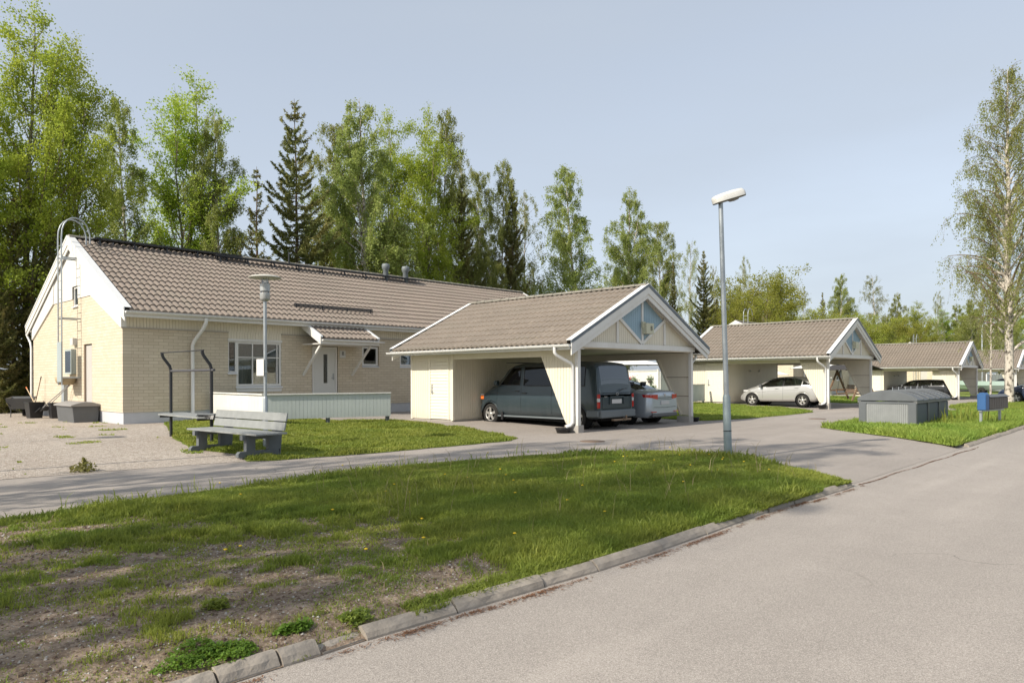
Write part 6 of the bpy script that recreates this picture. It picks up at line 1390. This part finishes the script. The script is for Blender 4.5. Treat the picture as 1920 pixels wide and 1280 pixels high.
row('spruce_b', 962, 335, 43, .75, 'green spruce in front of the birch clump')
row('birch_thin', 985, 362, 46, .95, 'feathery pale birch right of the spruce')
row('birch_a', 1078, 310, 43, 1.15, 'freestanding birch with sky on both sides')
row('birch_c', 1177, 355, 44, 1.0, 'compact narrow birch above the near carport')
row('birch_b', 1243, 418, 47, 1.15, 'slim birch right of the near carport roof tip')
row('spruce_b', 1263, 490, 44, .45, 'narrow dark spruce low behind the carport roof tip')
row('birch_thin', 1292, 455, 50, .75, 'thin pale birch left of the street lamp')
row('spruce_b', 1320, 470, 46, .85, 'brownish spruce just left of the street lamp')
row('birch_thin', 1342, 500, 52, .6, 'pale birch top right behind the brownish spruce')
row('birch_thin', 1396, 482, 50, .7, 'very thin birch right of the street lamp')
row('bush', 1435, 530, 44, 1.25, 'broad yellow green willow behind the second carport')
row('bush', 1400, 560, 42, .8, 'low willow left of the broad yellow green one')
row('birch_thin', 1507, 540, 60, .8, 'hazy pale birch in the gap above the second carport')
row('spruce_b', 1543, 548, 60, .6, 'small spruce left of the round birch')
row('birch_c', 1578, 512, 56, 1.0, 'round topped birch above the second carport apex')
row('birch_thin', 1642, 518, 56, 1.2, 'open birch with pale stems right of the second apex')
row('birch_c', 1686, 548, 60, .9, 'birch behind the bright aspen')
row('aspen_b', 1716, 572, 52, 1.3, 'vivid green aspen over the third carport')
row('birch_thin', 1758, 548, 60, .8, 'thin birch over the hooked lamp post')
lab = ['birch in the dark belt of woods behind the carports', 'green tree low in the belt of woods behind the carports']
und = [(1475, 585, 54, 'bush'), (1530, 590, 58, 'aspen_b'), (1560, 600, 50, 'bush'), (1610, 590, 60, 'aspen_b'), (1630, 600, 50, 'bush'), (1665, 590, 52, 'birch_c'), (1700, 605, 50, 'bush'), (1740, 600, 54, 'birch_c'), (1768, 585, 60, 'aspen_b'), (1790, 570, 58, 'birch_c'), (1815, 572, 50, 'aspen_b'), (1845, 560, 46, 'birch_c'), (1875, 565, 44, 'birch_c'), (1905, 560, 42, 'aspen_b'), (1940, 560, 42, 'birch_c'), (1590, 560, 66, 'spruce_b'), (1725, 610, 62, 'spruce_b')]
where = ['left of the round birch', 'below the pale birch gap', 'under the round birch', 'between the round and the open birch', 'in front of the open birch', 'right of the open birch', 'left of the vivid aspen', 'under the vivid aspen', 'by the hooked lamp post', 'right of the hooked lamp post', 'over the farthest carport roof', 'left of the tall birch trunk', 'behind the tall birch trunk', 'at the right edge of the view', 'cut by the right edge', 'dark tip behind the round birch', 'dark tip behind the vivid aspen']
for (px, yt, Y, k), w_ in zip(und, where): row(k, px, yt, Y, (1.15, 1.5, 1.3)[px % 3] if k != 'bush' else 1.05, ('tree' if k != 'bush' else 'bushy willow') + ' in the wood belt, ' + w_)
for px, yt, Y, k, w_ in ((600, 470, 47, 'birch_b', 'thicket behind the bare spruce trunk'), (760, 430, 42, 'birch_c', 'leafy thicket behind the rooftop vents'), (830, 440, 42, 'aspen_b', 'leafy thicket right of the rooftop vents'), (920, 450, 42, 'birch_c', 'leafy thicket over the far end of the ridge'), (700, 470, 44, 'bush', 'yellow green bush just above the ridge'), (95, 400, 36, 'spruce_b', 'dark green spruce at the left behind the gable'), (150, 430, 38, 'birch_c', 'leafy thicket behind the roof ladder'), (-5, 470, 35.5, 'spruce_b', 'dark spruce at the left edge near the ground'), (1180, 500, 47, 'aspen_b', 'bright foliage low behind the near carport'), (1080, 520, 50, 'birch_b', 'low birch behind the freestanding one'), (1345, 560, 48, 'spruce_b', 'dark low spruce by the street lamp')):
    row(k, px, yt, Y, .9 if k != 'bush' else .7, w_)
put('bigbirch', 47.87, 7.24, 18.6, 1., 0, 'tall roadside birch with white trunk near the right edge', None, -.08)
put('birch_thin', 57.5, 9.75, 13.5, .8, 1.1, 'second birch trunk just left behind the tall roadside birch', None, -.15)
row('birch_c', 1822, 560, 27, 1.1, 'rounded birch above the end of the third carport')
row('birch_a', 1880, 520, 26, 1.1, 'leafy birch behind the trunk of the tall roadside birch')
# trees standing left of the view; they throw the long dappled shade over the verge and driveway
for x, y, h, k, lb in ((-7.5, 12.4, 17, 'birch_thin', 'birch left of the view beside the path'), (-1.5, 9.6, 14, 'birch_thin', 'tall birch left of the view behind the verge'), (-6.5, 8.4, 19, 'birch_thin', 'leafy birch left of the view on the verge'), (-11, 6.9, 17, 'birch_thin', 'birch left of the view by the kerb'), (-4, 6.6, 12, 'birch_thin', 'young birch left of the view on the verge'), (-5.5, 5.6, 8, 'birch_thin', 'smallest birch left of the view by the kerb')):
    put(k, x, y, h, 1., None, lb, 'trees left of the view', 0)
